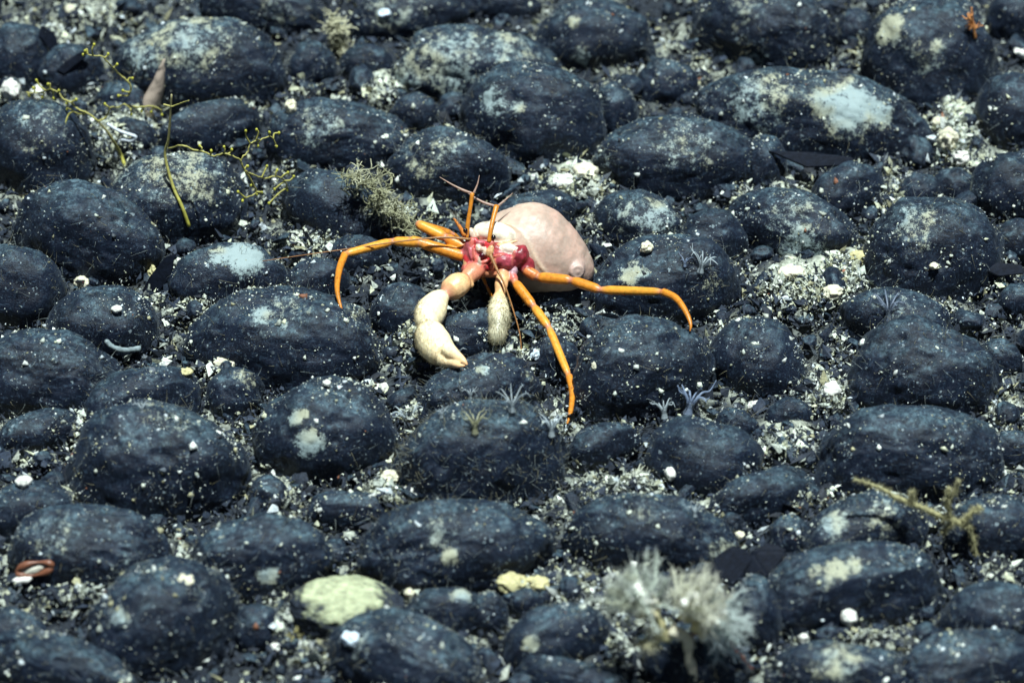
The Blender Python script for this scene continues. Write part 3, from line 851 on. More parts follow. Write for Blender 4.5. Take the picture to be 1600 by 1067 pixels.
def ellipsoid(ctr, rad, R=None, sub=4, low=0.0, seed=1):
    u, f = ICO[sub]
    V = u * np.asarray(rad)
    if low:
        V = V * (1 + low * fbm(u * 1.8 + seed, seed, 2))[:, None]
    if R is not None:
        V = V @ np.asarray(R).T
    return V + np.asarray(ctr), f

# ------------------------------------------------------------------ sea anemone on the crab's back
base_pt, _ = hit(858, 468)
YB = base_pt[1] + 0.016            # depth of the animal's middle
PXM = mpp(at_y(840, 395, YB))      # metres per pixel there
print('YB', YB, 'pxm', PXM)
view_R = np.stack([RGT, UPV, -FWD], 1)         # columns: picture right, picture up, to the lens
def vrot(deg):
    a = math.radians(deg)
    return view_R @ np.array([[math.cos(a), -math.sin(a), 0], [math.sin(a), math.cos(a), 0], [0, 0, 1]])
TAUPE = np.array((0.37, 0.265, 0.21)); PINK = np.array((0.50, 0.325, 0.255)); PALE = np.array((0.66, 0.50, 0.38))
an = MB()
c0 = at_y(842, 395, YB)
u, f = ICO[6]
v = u.copy()
x_, y_, z_ = v.T
# egg: blunt upper left shoulder, pointed lower right end
wid = 1.0 - 0.16 * x_ - 0.10 * x_ ** 2
V = np.stack([x_ * 94, y_ * 64 * wid, z_ * 60 * wid], 1)
V[:, 1] += 8 * np.exp(-((x_ + 0.15) / 0.45) ** 2) * (y_ > 0) * y_
V *= (1 + 0.022 * fbm(u * 2.2, 77, 3) + 0.011 * fbm(u * np.array([14.0, 4, 4]), 78, 3))[:, None]
V = (V * PXM) @ vrot(-24).T + c0
ncol = (0.5 + 0.7 * fbm(u * np.array([6.0, 2.5, 2.5]), 51, 5, .65)).clip(0, 1)
colr = TAUPE * (1 - ncol[:, None]) + PINK * ncol[:, None]
leftish = smooth(0.15, -0.8, x_)[:, None]
colr = colr * (1 - 0.5 * leftish) + PALE * 0.5 * leftish
under = smooth(-0.35, -0.75, y_ + 0.25 * x_)[:, None]  # dark brown casing below, with the shade of the underside painted in
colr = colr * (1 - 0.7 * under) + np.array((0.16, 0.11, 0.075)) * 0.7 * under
an.add(V, f, colr)
# nipple with its pore
D0 = float((c0 - CAMP) @ FWD)
def bp(x, y, dz):                 # a place by picture position and closeness (pixels) to the lens
    r_ = ray(x, y)
    return CAMP + r_ * (D0 - dz * PXM)
nip = bp(899, 421, 34)
ndir = -FWD * 0.80 + RGT * 0.30 - UPV * 0.35; ndir /= np.linalg.norm(ndir)
pts = [nip - ndir * 14 * PXM, nip - ndir * 8 * PXM, nip - ndir * 2 * PXM, nip + ndir * 4 * PXM, nip + ndir * 8 * PXM]
tv, tf = tube(catmull(pts, 5), interp([26, 23, 18, 14, 11], 21) * PXM, 24)
an.add(tv, tf, np.array((0.46, 0.32, 0.27)))
s1 = np.cross(ndir, UPV); s1 /= np.linalg.norm(s1); s2 = np.cross(ndir, s1)
ring = np.array([nip + ndir * 8.5 * PXM + (math.cos(a) * s1 + math.sin(a) * s2) * 9.0 * PXM for a in np.linspace(0, 2 * math.pi, 33)])
tv, tf = tube(ring, np.full(33, 3.2 * PXM), 10, cap=False)
an.add(tv, tf, np.array((0.54, 0.39, 0.33)))
# lip of the opening in which the crab sits
lip = [bp(742,366,22), bp(760,356,34), bp(788,350,44), bp(810,359,52), bp(825,379,58), bp(835,400,58), bp(846,418,54), bp(858,432,46)]
lp = catmull(lip, 6)
tv, tf = tube(lp, interp([2, 2.5, 3.5, 3.5, 3.5, 3.5, 3.5, 3], len(lp)) * PXM, 12)
an.add(tv, tf, np.array((0.56, 0.42, 0.30)))
an_ob, _, _ = remesh(an, 0.0006, 'sea_anemone', M_ANEM, c0)
tag(an_ob, 'smooth pinkish taupe anemone with a raised pore riding on the crab', 'anemone')

# ------------------------------------------------------------------ hermit crab
ORANGE = np.array((0.62, 0.225, 0.022)); ORANGE2 = np.array((0.70, 0.30, 0.035)); JOINT = np.array((0.50, 0.20, 0.13))
CREAM = np.array((0.87, 0.73, 0.45)); PEACH = np.array((0.72, 0.41, 0.19)); RED = np.array((0.42, 0.028, 0.032)); ROSE = np.array((0.54, 0.13, 0.10)); OLIVE = np.array((0.52, 0.48, 0.33)); WHITE = np.array((0.85, 0.80, 0.66)); BROWN = np.array((0.30, 0.17, 0.06))
cr = MB()
def blob(x, y, dz, rx, ry, rz, col, deg=0, low=0.06, seed=1):
    V, F = ellipsoid(bp(x, y, dz), np.array([rx, ry, rz]) * PXM, vrot(deg), 5 if rx > 12 else 4, low, seed)
    u_ = ICO[5 if rx > 12 else 4][0]
    col = np.asarray(col) * (1 + .35 * fbm(u_ * 3.5 + seed, seed, 3))[:, None]
    V = V + (low * .35 * min(rx, ry) * PXM * fbm(u_ * 6 + seed, seed + 2, 2))[:, None] * u_
    cr.add(V, F, col)
# head and thorax
MAUVE = np.array((0.34, 0.075, 0.085)); DRED = np.array((0.22, 0.02, 0.03))
blob(775, 400, 52, 46, 24, 24, RED * .8, -8, .12, 3)
blob(742, 396, 60, 19, 20, 16, MAUVE, 0, .18, 4)
blob(788, 408, 70, 17, 13, 13, np.array((0.34, 0.05, 0.07)), -10, .10, 5)
blob(812, 400, 62, 14, 18, 16, DRED, -24, .08, 6)
blob(822, 414, 56, 14, 14, 12, DRED, -40, .08, 61)
blob(795, 389, 70, 13, 8, 8, WHITE * .75 + ROSE * .2, -4, .06, 7)
blob(736, 422, 64, 15, 15, 13, ROSE, 0, .10, 8)
blob(762, 426, 60, 24, 8, 11, RED * .5 + PEACH * .5, 0, .14, 9)
blob(777, 367, 34, 39, 20, 34, np.array((0.74, 0.66, 0.52)), -12, .01, 10)       # pale shield behind the eyes
blob(739, 366, 54, 6, 11, 7, PALE, 24, .05, 12)
blob(793, 380, 66, 17, 2.6, 4, np.array((0.66, 0.40, 0.22)), 12, .04, 13)
blob(801, 424, 66, 8, 8, 8, np.array((0.36, 0.22, 0.25)), 0, .1, 14)
# mouthparts: lobes, folds and palps round the dark mouth
for k, (x, y, dz, rx, ry, deg, c) in enumerate([
    (731,384,70,4,11,14,MAUVE),(737,378,72,5,8,-10,ROSE),(744,377,72,4,7,20,RED),(750,379,74,7,4,10,MAUVE*1.2),(748,388,77,4,6,14,PALE*.9),(754,389,79,5,4,20,PALE),(759,394,79,3,5,-20,PALE*.85),(762,383,74,5,7,-12,RED*1.3),(768,380,74,5,5,0,ROSE),
    (735,396,73,3,12,8,MAUVE*1.3),(741,398,76,2.6,11,6,ROSE),(745,405,79,2.2,7,-8,ROSE*1.3),(749,408,79,2.2,6,14,PALE*.7),(757,409,78,8,3,18,ROSE*1.1),(764,401,77,3,9,-12,RED),(766,392,82,6,9,-24,PEACH*.75),(730,406,68,5,10,6,RED),(748,417,76,13,4,16,ROSE),(762,417,72,9,5,-14,RED*.8),(772,411,76,4,12,-18,RED*.6+PEACH*.3),
    (779,399,78,9,2.2,14,ROSE*.9),(801,404,76,2.0,12,-14,ROSE*.8),(728,414,68,4,8,20,PEACH*.7),(756,380,70,4,5,0,MAUVE),(742,390,74,3,7,-14,RED)]):
    blob(x, y, dz, rx, ry, 4, c, deg, .15, 20 + k)
blob(753, 399, 80, 4, 4, 3, np.array((0.06, 0.003, 0.012)), 0, 0, 60)

def limb(pts, segs, radii, cols, dip=0.70, side=16, swell=0.06):
    """pts: 3D joints; one tapering segment between each pair, pinched at the joints"""
    for k in range(len(pts) - 1):
        a, b = np.asarray(pts[k]), np.asarray(pts[k + 1])
        n_ = max(8, int(np.linalg.norm(b - a) / (3 * PXM)))
        t = np.linspace(0, 1, n_)
        r = radii[k] * (1 - t) + radii[k + 1] * t
        prof = 1 + swell * np.sin(math.pi * t) - (1 - dip) * (np.exp(-(t / .10) ** 2) + np.exp(-((1 - t) / .08) ** 2))
        P = a + (b - a) * t[:, None]
        if k == segs:                                        # last, curved finger
            pass
        V, F = tube(P, .92 * r * prof * PXM, side)
        tt = np.concatenate([np.repeat(t, side), [0, 1]])[:, None]
        base = cols[k]
        jn = np.exp(-(tt / .07) ** 2) + np.exp(-((1 - tt) / .07) ** 2)
        cr.add(V, F, base * (1 - .85 * jn.clip(0, 1)) + JOINT * .85 * jn.clip(0, 1))
def claw_tip(pts, radii, c0_, c1_, side=14):
    P = catmull(pts, 7)
    V, F = tube(P, interp(radii, len(P)) * PXM, side)
    t = np.concatenate([np.repeat(np.linspace(0, 1, len(P)), side), [0, 1]])[:, None]
    cr.add(V, F, c0_ * (1 - t) + c1_ * t)
def dz_of(p):                       # closeness of a world point, in pixels, by the same measure as bp
    return (D0 - float((p - CAMP) @ FWD)) / PXM
def bf(x, y, dz, r=8):              # the same, but kept clear of the nodules behind it
    return bp(x, y, max(dz, dz_of(hit(x, y)[0]) + r))
# left long leg
tipA, _ = hit(536, 492)
dA = dz_of(tipA)
limb([bf(732,403,60), bf(655,379,60), bf(614,377,52), bf(539,397,52 + .25 * (dA - 52))], 9, [10, 9, 7.6, 6.4], [ORANGE, ORANGE2, ORANGE2])
limb([bf(664,381,60), bf(640,375,58)], 9, [8.6, 8], [ORANGE2])
claw_tip([bf(539,397,52 + .25 * (dA - 52)), bf(530,422,52 + .5 * (dA - 52)), bf(527,455,52 + .8 * (dA - 52)), tipA], [6, 5.4, 4, 1.6], ORANGE, ORANGE * .75)
# upper left leg, folded back behind itself
limb([bf(735,392,56), bf(696,371,50), bf(651,349,40)], 9, [10, 9.4, 8.0], [ORANGE, ORANGE2])
limb([bf(652,350,36), bf(706,366,18)], 9, [7, 7], [ORANGE * .8])
limb([bf(706,366,18), bf(722,380,6)], 9, [6, 5], [ORANGE * .8])
# front leg
tipC, _ = hit(886, 662)
dC = dz_of(tipC)
def lc(f): return 64 + (dC - 64) * f
limb([bf(795,420,62), bf(804,440,lc(.06)), bf(834,479,lc(.22)), bf(857,511,lc(.36)), bf(889,588,lc(.68), 20)], 9, [7.5, 8.2, 7.6, 7.2, 6.0], [ROSE, ORANGE, ORANGE2, ORANGE2])
claw_tip([bf(889,587,lc(.68), 20), bf(894,612,lc(.80), 22), bf(892,640,lc(.92), 24), tipC - FWD * 18 * PXM], [5.8, 5.0, 4.0, 1.6], ORANGE, ORANGE * .8)
# right leg
tipD, _ = hit(1078, 518)
dD = dz_of(tipD)
def ld(f): return 66 + (dD - 66) * f
limb([bf(818,420,62), bf(840,433,66), bf(893,438,ld(.15)), bf(938,453,ld(.3)), bf(1036,456,ld(.62))], 9, [8.5, 9.2, 8.4, 7.8, 6.4], [ROSE * .4 + ORANGE * .6, ORANGE, ORANGE, ORANGE2])
claw_tip([bf(1036,456,ld(.62)), bf(1056,466,ld(.75)), bf(1071,486,ld(.88)), bf(1079,506,ld(.97)), tipD], [6.2, 5.6, 4.4, 3, 1.2], ORANGE, ORANGE * .75)
# thin hind leg seen between the claws
limb([bf(752,428,50), bf(760,446,44), bf(775,478,40)], 9, [3.4, 3, 2.2], [ORANGE * .8, ORANGE * .7], side=8)
# big cream claw
tipL, _ = hit(730, 570)
dL = dz_of(tipL)
def ll(f): return 70 + (dL - 70) * f
def fat(pts, radii, cols, side=22):
    P = catmull(pts, 7)
    V, F = tube(P, interp(radii, len(P)) * PXM, side)
    c = interp(np.array(cols), len(P))
    cr.add(V, F, np.vstack([np.repeat(c, side, axis=0), c[:1], c[-1:]]))
fat([bf(752,416,62), bf(740,425,ll(.03)), bf(729,435,ll(.08))], [12, 14.5, 12], [ROSE, ROSE * .7 + PEACH * .3, ROSE * .5 + PEACH * .5])
fat([bf(722,432,ll(.09)), bf(730,438,ll(.10)), bf(737,448,ll(.09))], [6, 8, 5], [PEACH, PEACH, PEACH])
fat([bf(725,441,ll(.1)), bf(722,442,ll(.12)), bf(714,446,ll(.15)), bf(703,454,ll(.18)), bf(694,461,ll(.22))], [12, 17, 19.5, 18, 8], [DRED, PEACH, PEACH * .75 + CREAM * .25, PEACH * .9 + CREAM * .1, JOINT])
fat([bf(693,461,ll(.22)), bf(684,470,ll(.26)), bf(675,484,ll(.32)), bf(669,499,ll(.40)), bf(668,512,ll(.48))], [11, 18, 24, 22, 14], [CREAM, CREAM * 1.05, CREAM, CREAM * .8 + OLIVE * .2, CREAM * .6 + OLIVE * .4])
fat([bf(668,512,ll(.48)), bf(672,522,ll(.55)), bf(679,537,ll(.64)), bf(690,550,ll(.74)), bf(702,560,ll(.82))], [15, 24, 27, 23, 12], [CREAM * .8 + OLIVE * .2, CREAM, CREAM * 1.05, CREAM, PEACH * .6 + CREAM * .4])
blob(662, 494, ll(.40), 13, 19, 14, CREAM * .8 + OLIVE * .2, 8, .06, 71)
blob(681, 476, ll(.30), 12, 15, 12, CREAM * 1.05, -40, .06, 72)
blob(687, 529, ll(.62), 15, 17, 14, CREAM * 1.08, 30, .05, 73)
blob(668, 540, ll(.66), 13, 19, 14, CREAM * .65 + OLIVE * .35, 30, .06, 74)
claw_tip([bf(699,546,ll(.82)), bf(712,555,ll(.90)), bf(723,563,ll(.97)), tipL], [13, 8.5, 5.5, 1.8], CREAM * 1.05, PEACH)
claw_tip([bf(690,560,ll(.80)), bf(704,567,ll(.86)), bf(716,571,ll(.90)), bf(727,571,ll(.94))], [12, 7.5, 4.5, 1.5], CREAM * .8 + OLIVE * .2, PEACH)
# small hairy claw
fat([bf(787,420,66), bf(785,434,74), bf(783,446,80), bf(781,460,86)], [8, 10, 10.5, 7.5], [ROSE, PEACH, PEACH, PEACH])
fat([bf(781,459,86), bf(780,470,90), bf(779,484,94), bf(779,500,98), bf(778,514,100)], [8.5, 13.5, 17, 17.5, 13.5], [PEACH, CREAM * .5 + OLIVE * .5, OLIVE * .4 + CREAM * .6, OLIVE, OLIVE * .7])
fat([bf(778,512,100), bf(777,521,102), bf(776,530,104), bf(776,535,104)], [14, 15, 13, 9], [OLIVE * .75, OLIVE, OLIVE * .7, OLIVE * .6])
crab_root = at_y(780, 430, YB - 0.015)
crab = thing('hermit_crab', 'orange-legged hermit crab with red head and two cream claws', 'hermit crab', Vector(crab_root))
body, bco, bcol = remesh(cr, 0.00042, 'body', M_CRAB, crab_root, crab, 3)
tag(body, 'red head, cream claws and orange walking legs')
def crab_part(name, V, F, col, mat, parent=crab):
    return MB().add(V - crab_root, F, col).build(name, mat, parent)
# eyes on dark stalks
for (x, y, dz, sx, sy) in ((771, 371, 76, 768, 380), (727, 360, 72, 730, 371)):
    V, F = ellipsoid(bp(x, y, dz), np.full(3, 4.0 * PXM), None, 3)
    e = crab_part('eye', V, F, (0.012, 0.006, 0.006), M_EYE)
    V, F = tube([bp(sx, sy, dz - 10), bp((sx + x) / 2, (sy + y) / 2, dz - 4), bp(x, y, dz - 1)], np.array([3.4, 2.8, 2.8]) * PXM, 10)
    crab_part('eye_stalk', V, F, RED * .6 + PEACH * .3, M_CRAB, e)
# antennules: a stout stalk and two fine flagella each
def antennule(stalk, rad, flag):
    P = catmull(stalk, 6)
    V, F = tube(P, interp(rad, len(P)) * PXM, 12)
    s_ = crab_part('antennule', V, F, ORANGE * .85, M_CRAB)
    for pts, r in flag:
        Q_ = catmull(pts, 6)
        V, F = tube(Q_, interp(r, len(Q_)) * PXM, 8)
        crab_part('flagellum', V, F, np.array((0.34, 0.22, 0.17)), M_CRAB, s_)
antennule([bp(729,372,66), bp(731,350,68), bp(734,330,70), bp(738,302,72)], [3.4, 3.4, 3.0, 3.4],
          [([bp(738,302,72), bp(725,298,72), bp(707,289,72), bp(687,277,72)], [1.6, 2.2, 1.4, .5]), ([bp(740,302,72), bp(746,288,72), bp(749,274,72)], [1.8, 1.2, .4])])
antennule([bp(764,378,76), bp(767,358,74), bp(771,340,66), bp(776,322,56)], [3.4, 3.4, 3.6, 4.4],
          [([bp(774,322,56), bp(759,318,54), bp(747,312,52), bp(731,302,50)], [1.8, 2.4, 1.6, .5]), ([bp(778,322,56), bp(789,313,54), bp(801,302,52)], [2.0, 1.4, .4])])
def antenna(pts, rad):
    Q_ = catmull(pts, 8)
    V, F = tube(Q_, interp(rad, len(Q_)) * .68 * PXM, 8)
    return crab_part('antenna', V, F, np.array((0.30, 0.14, 0.05)), M_CRAB)
antenna([bp(735,374,74), bp(695,371,80), bp(655,374,80), bp(612,379,78), bp(565,386,76), bp(500,395,74), bp(410,408,70)], [3.2, 2.6, 2.0, 1.6, 1.3, 1.0, .7])
antenna([bp(766,398,88), bp(776,420,94), bp(788,444,100), bp(803,488,104), bp(813,528,104), bp(815,580,100)], [4.6, 3.2, 2.2, 1.7, 1.5, 1.0])
# the spiny palp at the left of the head
P = catmull([bp(726,368,70), bp(718,354,72), bp(709,341,74)], 5)
V, F = tube(P, interp([3.6, 2.8, 1.4], len(P)) * PXM, 8)
palp = crab_part('palp', V, F, ORANGE * .8 + ROSE * .2, M_CRAB)
rt = np.array([bp(709 + k, 342 + k * 1.2, 74) for k in rng.uniform(0, 9, 14)])
V, F = strands(rt, np.tile(UPV * 1.0 - RGT * .15, (14, 1)) + rng.normal(size=(14, 3)) * .25, 18 * PXM, .55 * PXM, .1, 3)
crab_part('bristles', V, F, (0.5, 0.5, 0.45), M_HAIR, palp)
# setae on the claws
wpos = bco + crab_root
ppx, ppy = project(wpos)
sel = np.where((ppx > 755) & (ppx < 802) & (ppy > 462) & (ppy < 542) & (bcol[:, 0] < .72))[0]
ctr_line = np.array([bp(779, 500, 98)])[0]
ids = rng.choice(sel, 1100)
out = wpos[ids] - (ctr_line + np.outer((wpos[ids] - ctr_line) @ UPV, UPV)); out /= np.linalg.norm(out, axis=1)[:, None]
V, F = strands(wpos[ids], out - UPV * .6 + rng.normal(size=(1100, 3)) * .25, rng.uniform(2.5, 6, 1100) * PXM, .35 * PXM, .2, 3)
o = crab_part('setae', V, F, OLIVE * 1.15, M_HAIR); tag(o, 'short olive hairs on the small claw', kind='stuff')
sel = np.where((ppx > 640) & (ppx < 700) & (ppy > 470) & (ppy < 575))[0]
sel = sel[np.argsort(((ppx - 690) - .5 * (ppy - 520))[sel])[:len(sel) * 2 // 3]]
ids = rng.choice(sel, 1600)
cl = bp(676, 515, ll(.5))
out = wpos[ids] - cl; out /= np.linalg.norm(out, axis=1)[:, None]
V, F = strands(wpos[ids], out + rng.normal(size=(1600, 3)) * .4, rng.uniform(1.5, 4.5, 1600) * PXM, .28 * PXM, .2, 2)
o = crab_part('setae', V, F, CREAM * .5 + OLIVE * .5, M_HAIR); tag(o, 'short cream fuzz on the big claw', kind='stuff')

sel = np.where((bcol[:, 0] > 2.4 * bcol[:, 1]) & (bcol[:, 1] > 3.5 * bcol[:, 2]))[0]
ids = rng.choice(sel, 700)
V, F = strands(wpos[ids], rng.normal(size=(700, 3)), rng.uniform(2, 5, 700) * PXM, .25 * PXM, .2, 2)
o = crab_part('setae', V, F, ORANGE * .8, M_HAIR); tag(o, 'sparse short bristles on the walking legs', kind='stuff')

# ------------------------------------------------------------------ yellow branching hydroids
YEL = np.array((0.36, 0.34, 0.05)); TAN = np.array((0.32, 0.29, 0.15))
def hydroid(label, root_px, stem, branches, buds):
    base, _ = hit(*root_px)
    y0 = base[1]; s = mpp(base)
    th = thing('branching_hydroid', label, 'hydroid', Vector(base), 'branching yellow hydroids')
    def pt(x, y):
        p_ = at_y(x, y, y0 + 0.010 * math.sin(x * .031) * (1 if abs(x - root_px[0]) > 12 else 0))
        h_ = hit(x, y)[0] - FWD * 0.0022
        if (h_ - CAMP) @ FWD < (p_ - CAMP) @ FWD: p_ = h_
        return p_ - base
    P = catmull([pt(*q) for q in stem], 6)
    V, F = tube(P, interp(np.linspace(3.0, 1.5, len(stem)), len(P)) * s, 8)
    st = MB().add(V, F, np.concatenate([np.repeat(np.linspace(0, 1, len(P)), 8), [0, 1]])[:, None] * TAN + (1 - np.concatenate([np.repeat(np.linspace(0, 1, len(P)), 8), [0, 1]])[:, None]) * YEL).build('stem', M_HYD, th)
    brs = []
    for br in branches:
        zig = []
        for k, q in enumerate(br):
            zig.append(pt(*q))
        P = catmull(zig, 6)
        P = P + rng.normal(size=P.shape) * 0.35 * s
        V, F = tube(P, np.linspace(1.6, 1.0, len(P)) * s, 6)
        b = MB().add(V, F, YEL * .55 + TAN * .45).build('branch', M_HYD, th)
        brs.append((b, P))
    for (x, y) in buds:
        p = pt(x, y)
        bi, near, dist = 0, None, 1e9
        for k, (b, P) in enumerate(brs):
            d = np.linalg.norm(P - p, axis=1)
            if d.min() < dist: dist = d.min(); near = P[d.argmin()]; bi = k
        mid = (near + p) / 2 + rng.normal(size=3) * 2.0 * s + np.array([0, 0, 1.5 * s])
        Pq = catmull([near, mid, p], 5)
        m_ = MB()
        V, F = tube(Pq, np.linspace(1.4, 1.2, len(Pq)) * s, 6); m_.add(V, F, YEL * .7 + TAN * .3)
        V, F = ellipsoid(p, np.array([2.2, 2.2, 3.0]) * s, None, 2, .15, int(x)); m_.add(V, F, np.array((0.40, 0.39, 0.05)))
        m_.build('bud', M_HYD, brs[bi][0])
hydroid('tall yellow branching hydroid with curly right arm, between nodules at left', (296, 352),
  [(296,354),(284,322),(271,292),(258,244),(263,218),(266,183),(268,148)],
  [[(255,164),(268,166),(282,162),(296,157)], [(264,232),(285,228),(303,234),(320,238),(335,244),(350,240),(366,245),(376,250),(380,244),(387,238),(390,226),(398,221),(411,217),(424,214),(432,227)],
   [(376,250),(380,262),(388,270),(398,274),(414,279),(426,276),(437,277),(446,285),(449,295)], [(382,266),(392,282),(400,300),(384,310)]],
  [(409,301),(429,296),(417,260),(433,266),(387,260),(459,276),(379,314),(401,304),(449,297),(432,229),(403,228),(384,205),(401,203),(421,207),(350,230),(330,236),(312,228),(362,234),(450,270),(372,300),(392,290),(420,318),(436,208)])
hydroid('low spreading yellow hydroid leftmost in the photo beneath the tan cone', (196, 258),
  [(196,260),(188,240),(178,222),(166,204),(153,190)],
  [[(153,190),(137,177),(124,172),(111,161),(98,154),(92,145),(78,140),(64,145),(41,145)], [(153,190),(162,186),(169,177),(172,168),(184,168),(194,163),(204,170)], [(194,163),(215,168),(236,166),(252,172)],
   [(200,150),(205,138),(198,126),(186,116),(172,101),(159,88),(148,88),(137,85)], [(137,177),(124,178),(112,172),(104,168)]],
  [(57,126),(75,132),(92,142),(119,156),(105,171),(102,195),(164,163),(205,179),(221,174),(236,175),(253,180),(185,150),(147,70),(169,85),(183,101),(207,123),(52,138),(66,152),(84,154),(130,86),(192,142),(104,162),(46,150),(133,80)])

# ------------------------------------------------------------------ olive bush beside the crab
def bush(label, foot, tipline, n_main, spread, twig, cols, name='bushy_hydroid', cat='hydroid', rad=1.5, twigs=26, depth=0.0):
    base, _ = hit(*foot)
    s = mpp(base)
    th = thing(name, label, cat, Vector(base))
    yb = base[1] + depth
    axis = [at_y(x, y, yb) - base for (x, y) in tipline]
    A = catmull(axis, 8)
    V, F = tube(A, np.linspace(rad * 1.9, rad, len(A)) * s, 8)
    MB().add(V, F, cols[0] * .8).build('stem', M_HYD, th)
    ax = (A[-1] - A[0]) / np.linalg.norm(A[-1] - A[0])
    for k in range(n_main):
        t = rng.uniform(.05, 1)
        p = A[int(t * (len(A) - 1))].copy()
        d = rng.normal(size=3) * np.array([.75, .6, .75]) + ax * 1.15; d /= np.linalg.norm(d)
        L = spread * s * rng.uniform(.5, 1.0) * (1.1 - .35 * t)
        pts = [p]
        for q in range(5):
            d = d + rng.normal(size=3) * .45; d /= np.linalg.norm(d)
            pts.append(pts[-1] + d * L / 5)
        P = catmull(pts, 4)
        m_ = MB()
        c = cols[rng.integers(0, len(cols))] * rng.uniform(.8, 1.2)
        V, F = tube(P, np.linspace(rad, rad * .6, len(P)) * s, 5); m_.add(V, F, c)
        for j in range(twigs):
            a = P[rng.integers(2, len(P))]
            e = rng.normal(size=3); e /= np.linalg.norm(e)
            q = [a]
            for _ in range(3):
                e = e + rng.normal(size=3) * .6; e /= np.linalg.norm(e)
                q.append(q[-1] + e * twig * s * rng.uniform(.25, .45))
            V, F = tube(catmull(q, 2), np.linspace(rad * .7, rad * .4, 7) * s, 4); m_.add(V, F, c * rng.uniform(.85, 1.2))
        m_.build('branch', M_HYD, th)
OL = [np.array((0.33, 0.33, 0.20)), np.array((0.40, 0.40, 0.27)), np.array((0.26, 0.26, 0.15))]
bush('dense olive brown bushy hydroid touching the folded leg left of the crab', (652, 366), [(652,362),(632,340),(606,318),(580,296),(548,274)], 46, 62, 17, OL, rad=1.2, twigs=13)
bush('small beige tuft at the top edge, left of centre', (532, 80), [(532,84),(530,66),(526,48),(522,34)], 20, 30, 18, [np.array((0.46, 0.45, 0.3))] * 2, 'tufted_hydroid', rad=1.8, twigs=12)
bush('small orange tuft on the top right nodule', (1524, 60), [(1524,60),(1520,36),(1518,12)], 6, 18, 10, [np.array((0.55, 0.24, 0.08))] * 2, 'tufted_hydroid', rad=1.4, twigs=6)
bush('small yellowish tuft on the bottom slope left of the yellow-crusted nodule', (452, 1002), [(452,1002),(458,990),(466,980)], 8, 18, 10, [np.array((0.33, 0.30, 0.12))] * 2, 'tufted_hydroid', rad=1.2, twigs=8)

# olive feathery stalk at the right
base, _ = hit(1500, 830)
s = mpp(base)
th = thing('feathery_stalk', 'olive feathery branching stalk arching over nodules at lower right', 'hydroid', Vector(base))
yb = base[1] - .004
def fst(x, y): return at_y(x, y, yb) - base
arms = [([(1336,749),(1373,761),(1403,778),(1436,791),(1467,804),(1493,814),(1517,824)], [2.5,4.5,6,6.5,7,8,8]),
        ([(1512,820),(1523,851),(1527,878),(1540,905)], [8,7,6,3]), ([(1483,806),(1480,785),(1482,762)], [7,6,5]), ([(1505,814),(1520,800),(1532,792)], [7,6,5]), ([(1482,782),(1492,766),(1498,750)], [5,4,2.5]), ([(1425,786),(1424,774),(1426,768)], [5,4,3]), ([(1490,815),(1480,825),(1470,832)],[6,5,4])]
for pts, r in arms:
    P = catmull([fst(*q) for q in pts], 7)
    P = P + rng.normal(size=P.shape) * .5 * s
    V, F = tube(P, interp(r, len(P)) * .62 * s * rng.uniform(.8, 1.2, len(P)), 10)
    b = MB().add(V, F, np.array((0.30, 0.28, 0.14))).build('branch', M_HYD, th)
    n = 110 * len(pts)
    ids = rng.integers(0, len(V), n)
    cid = np.clip(ids // 10, 0, len(P) - 1)
    dr = V[ids] - P[cid] + rng.normal(size=(n, 3)) * 1.5 * s
    V2, F2 = strands(V[ids], dr, rng.uniform(2.5, 6, n) * s, .5 * s, .4, 3)
    tag(MB().add(V2, F2, np.array((0.36, 0.34, 0.19))).build('fuzz', M_HYD, b), kind='stuff')

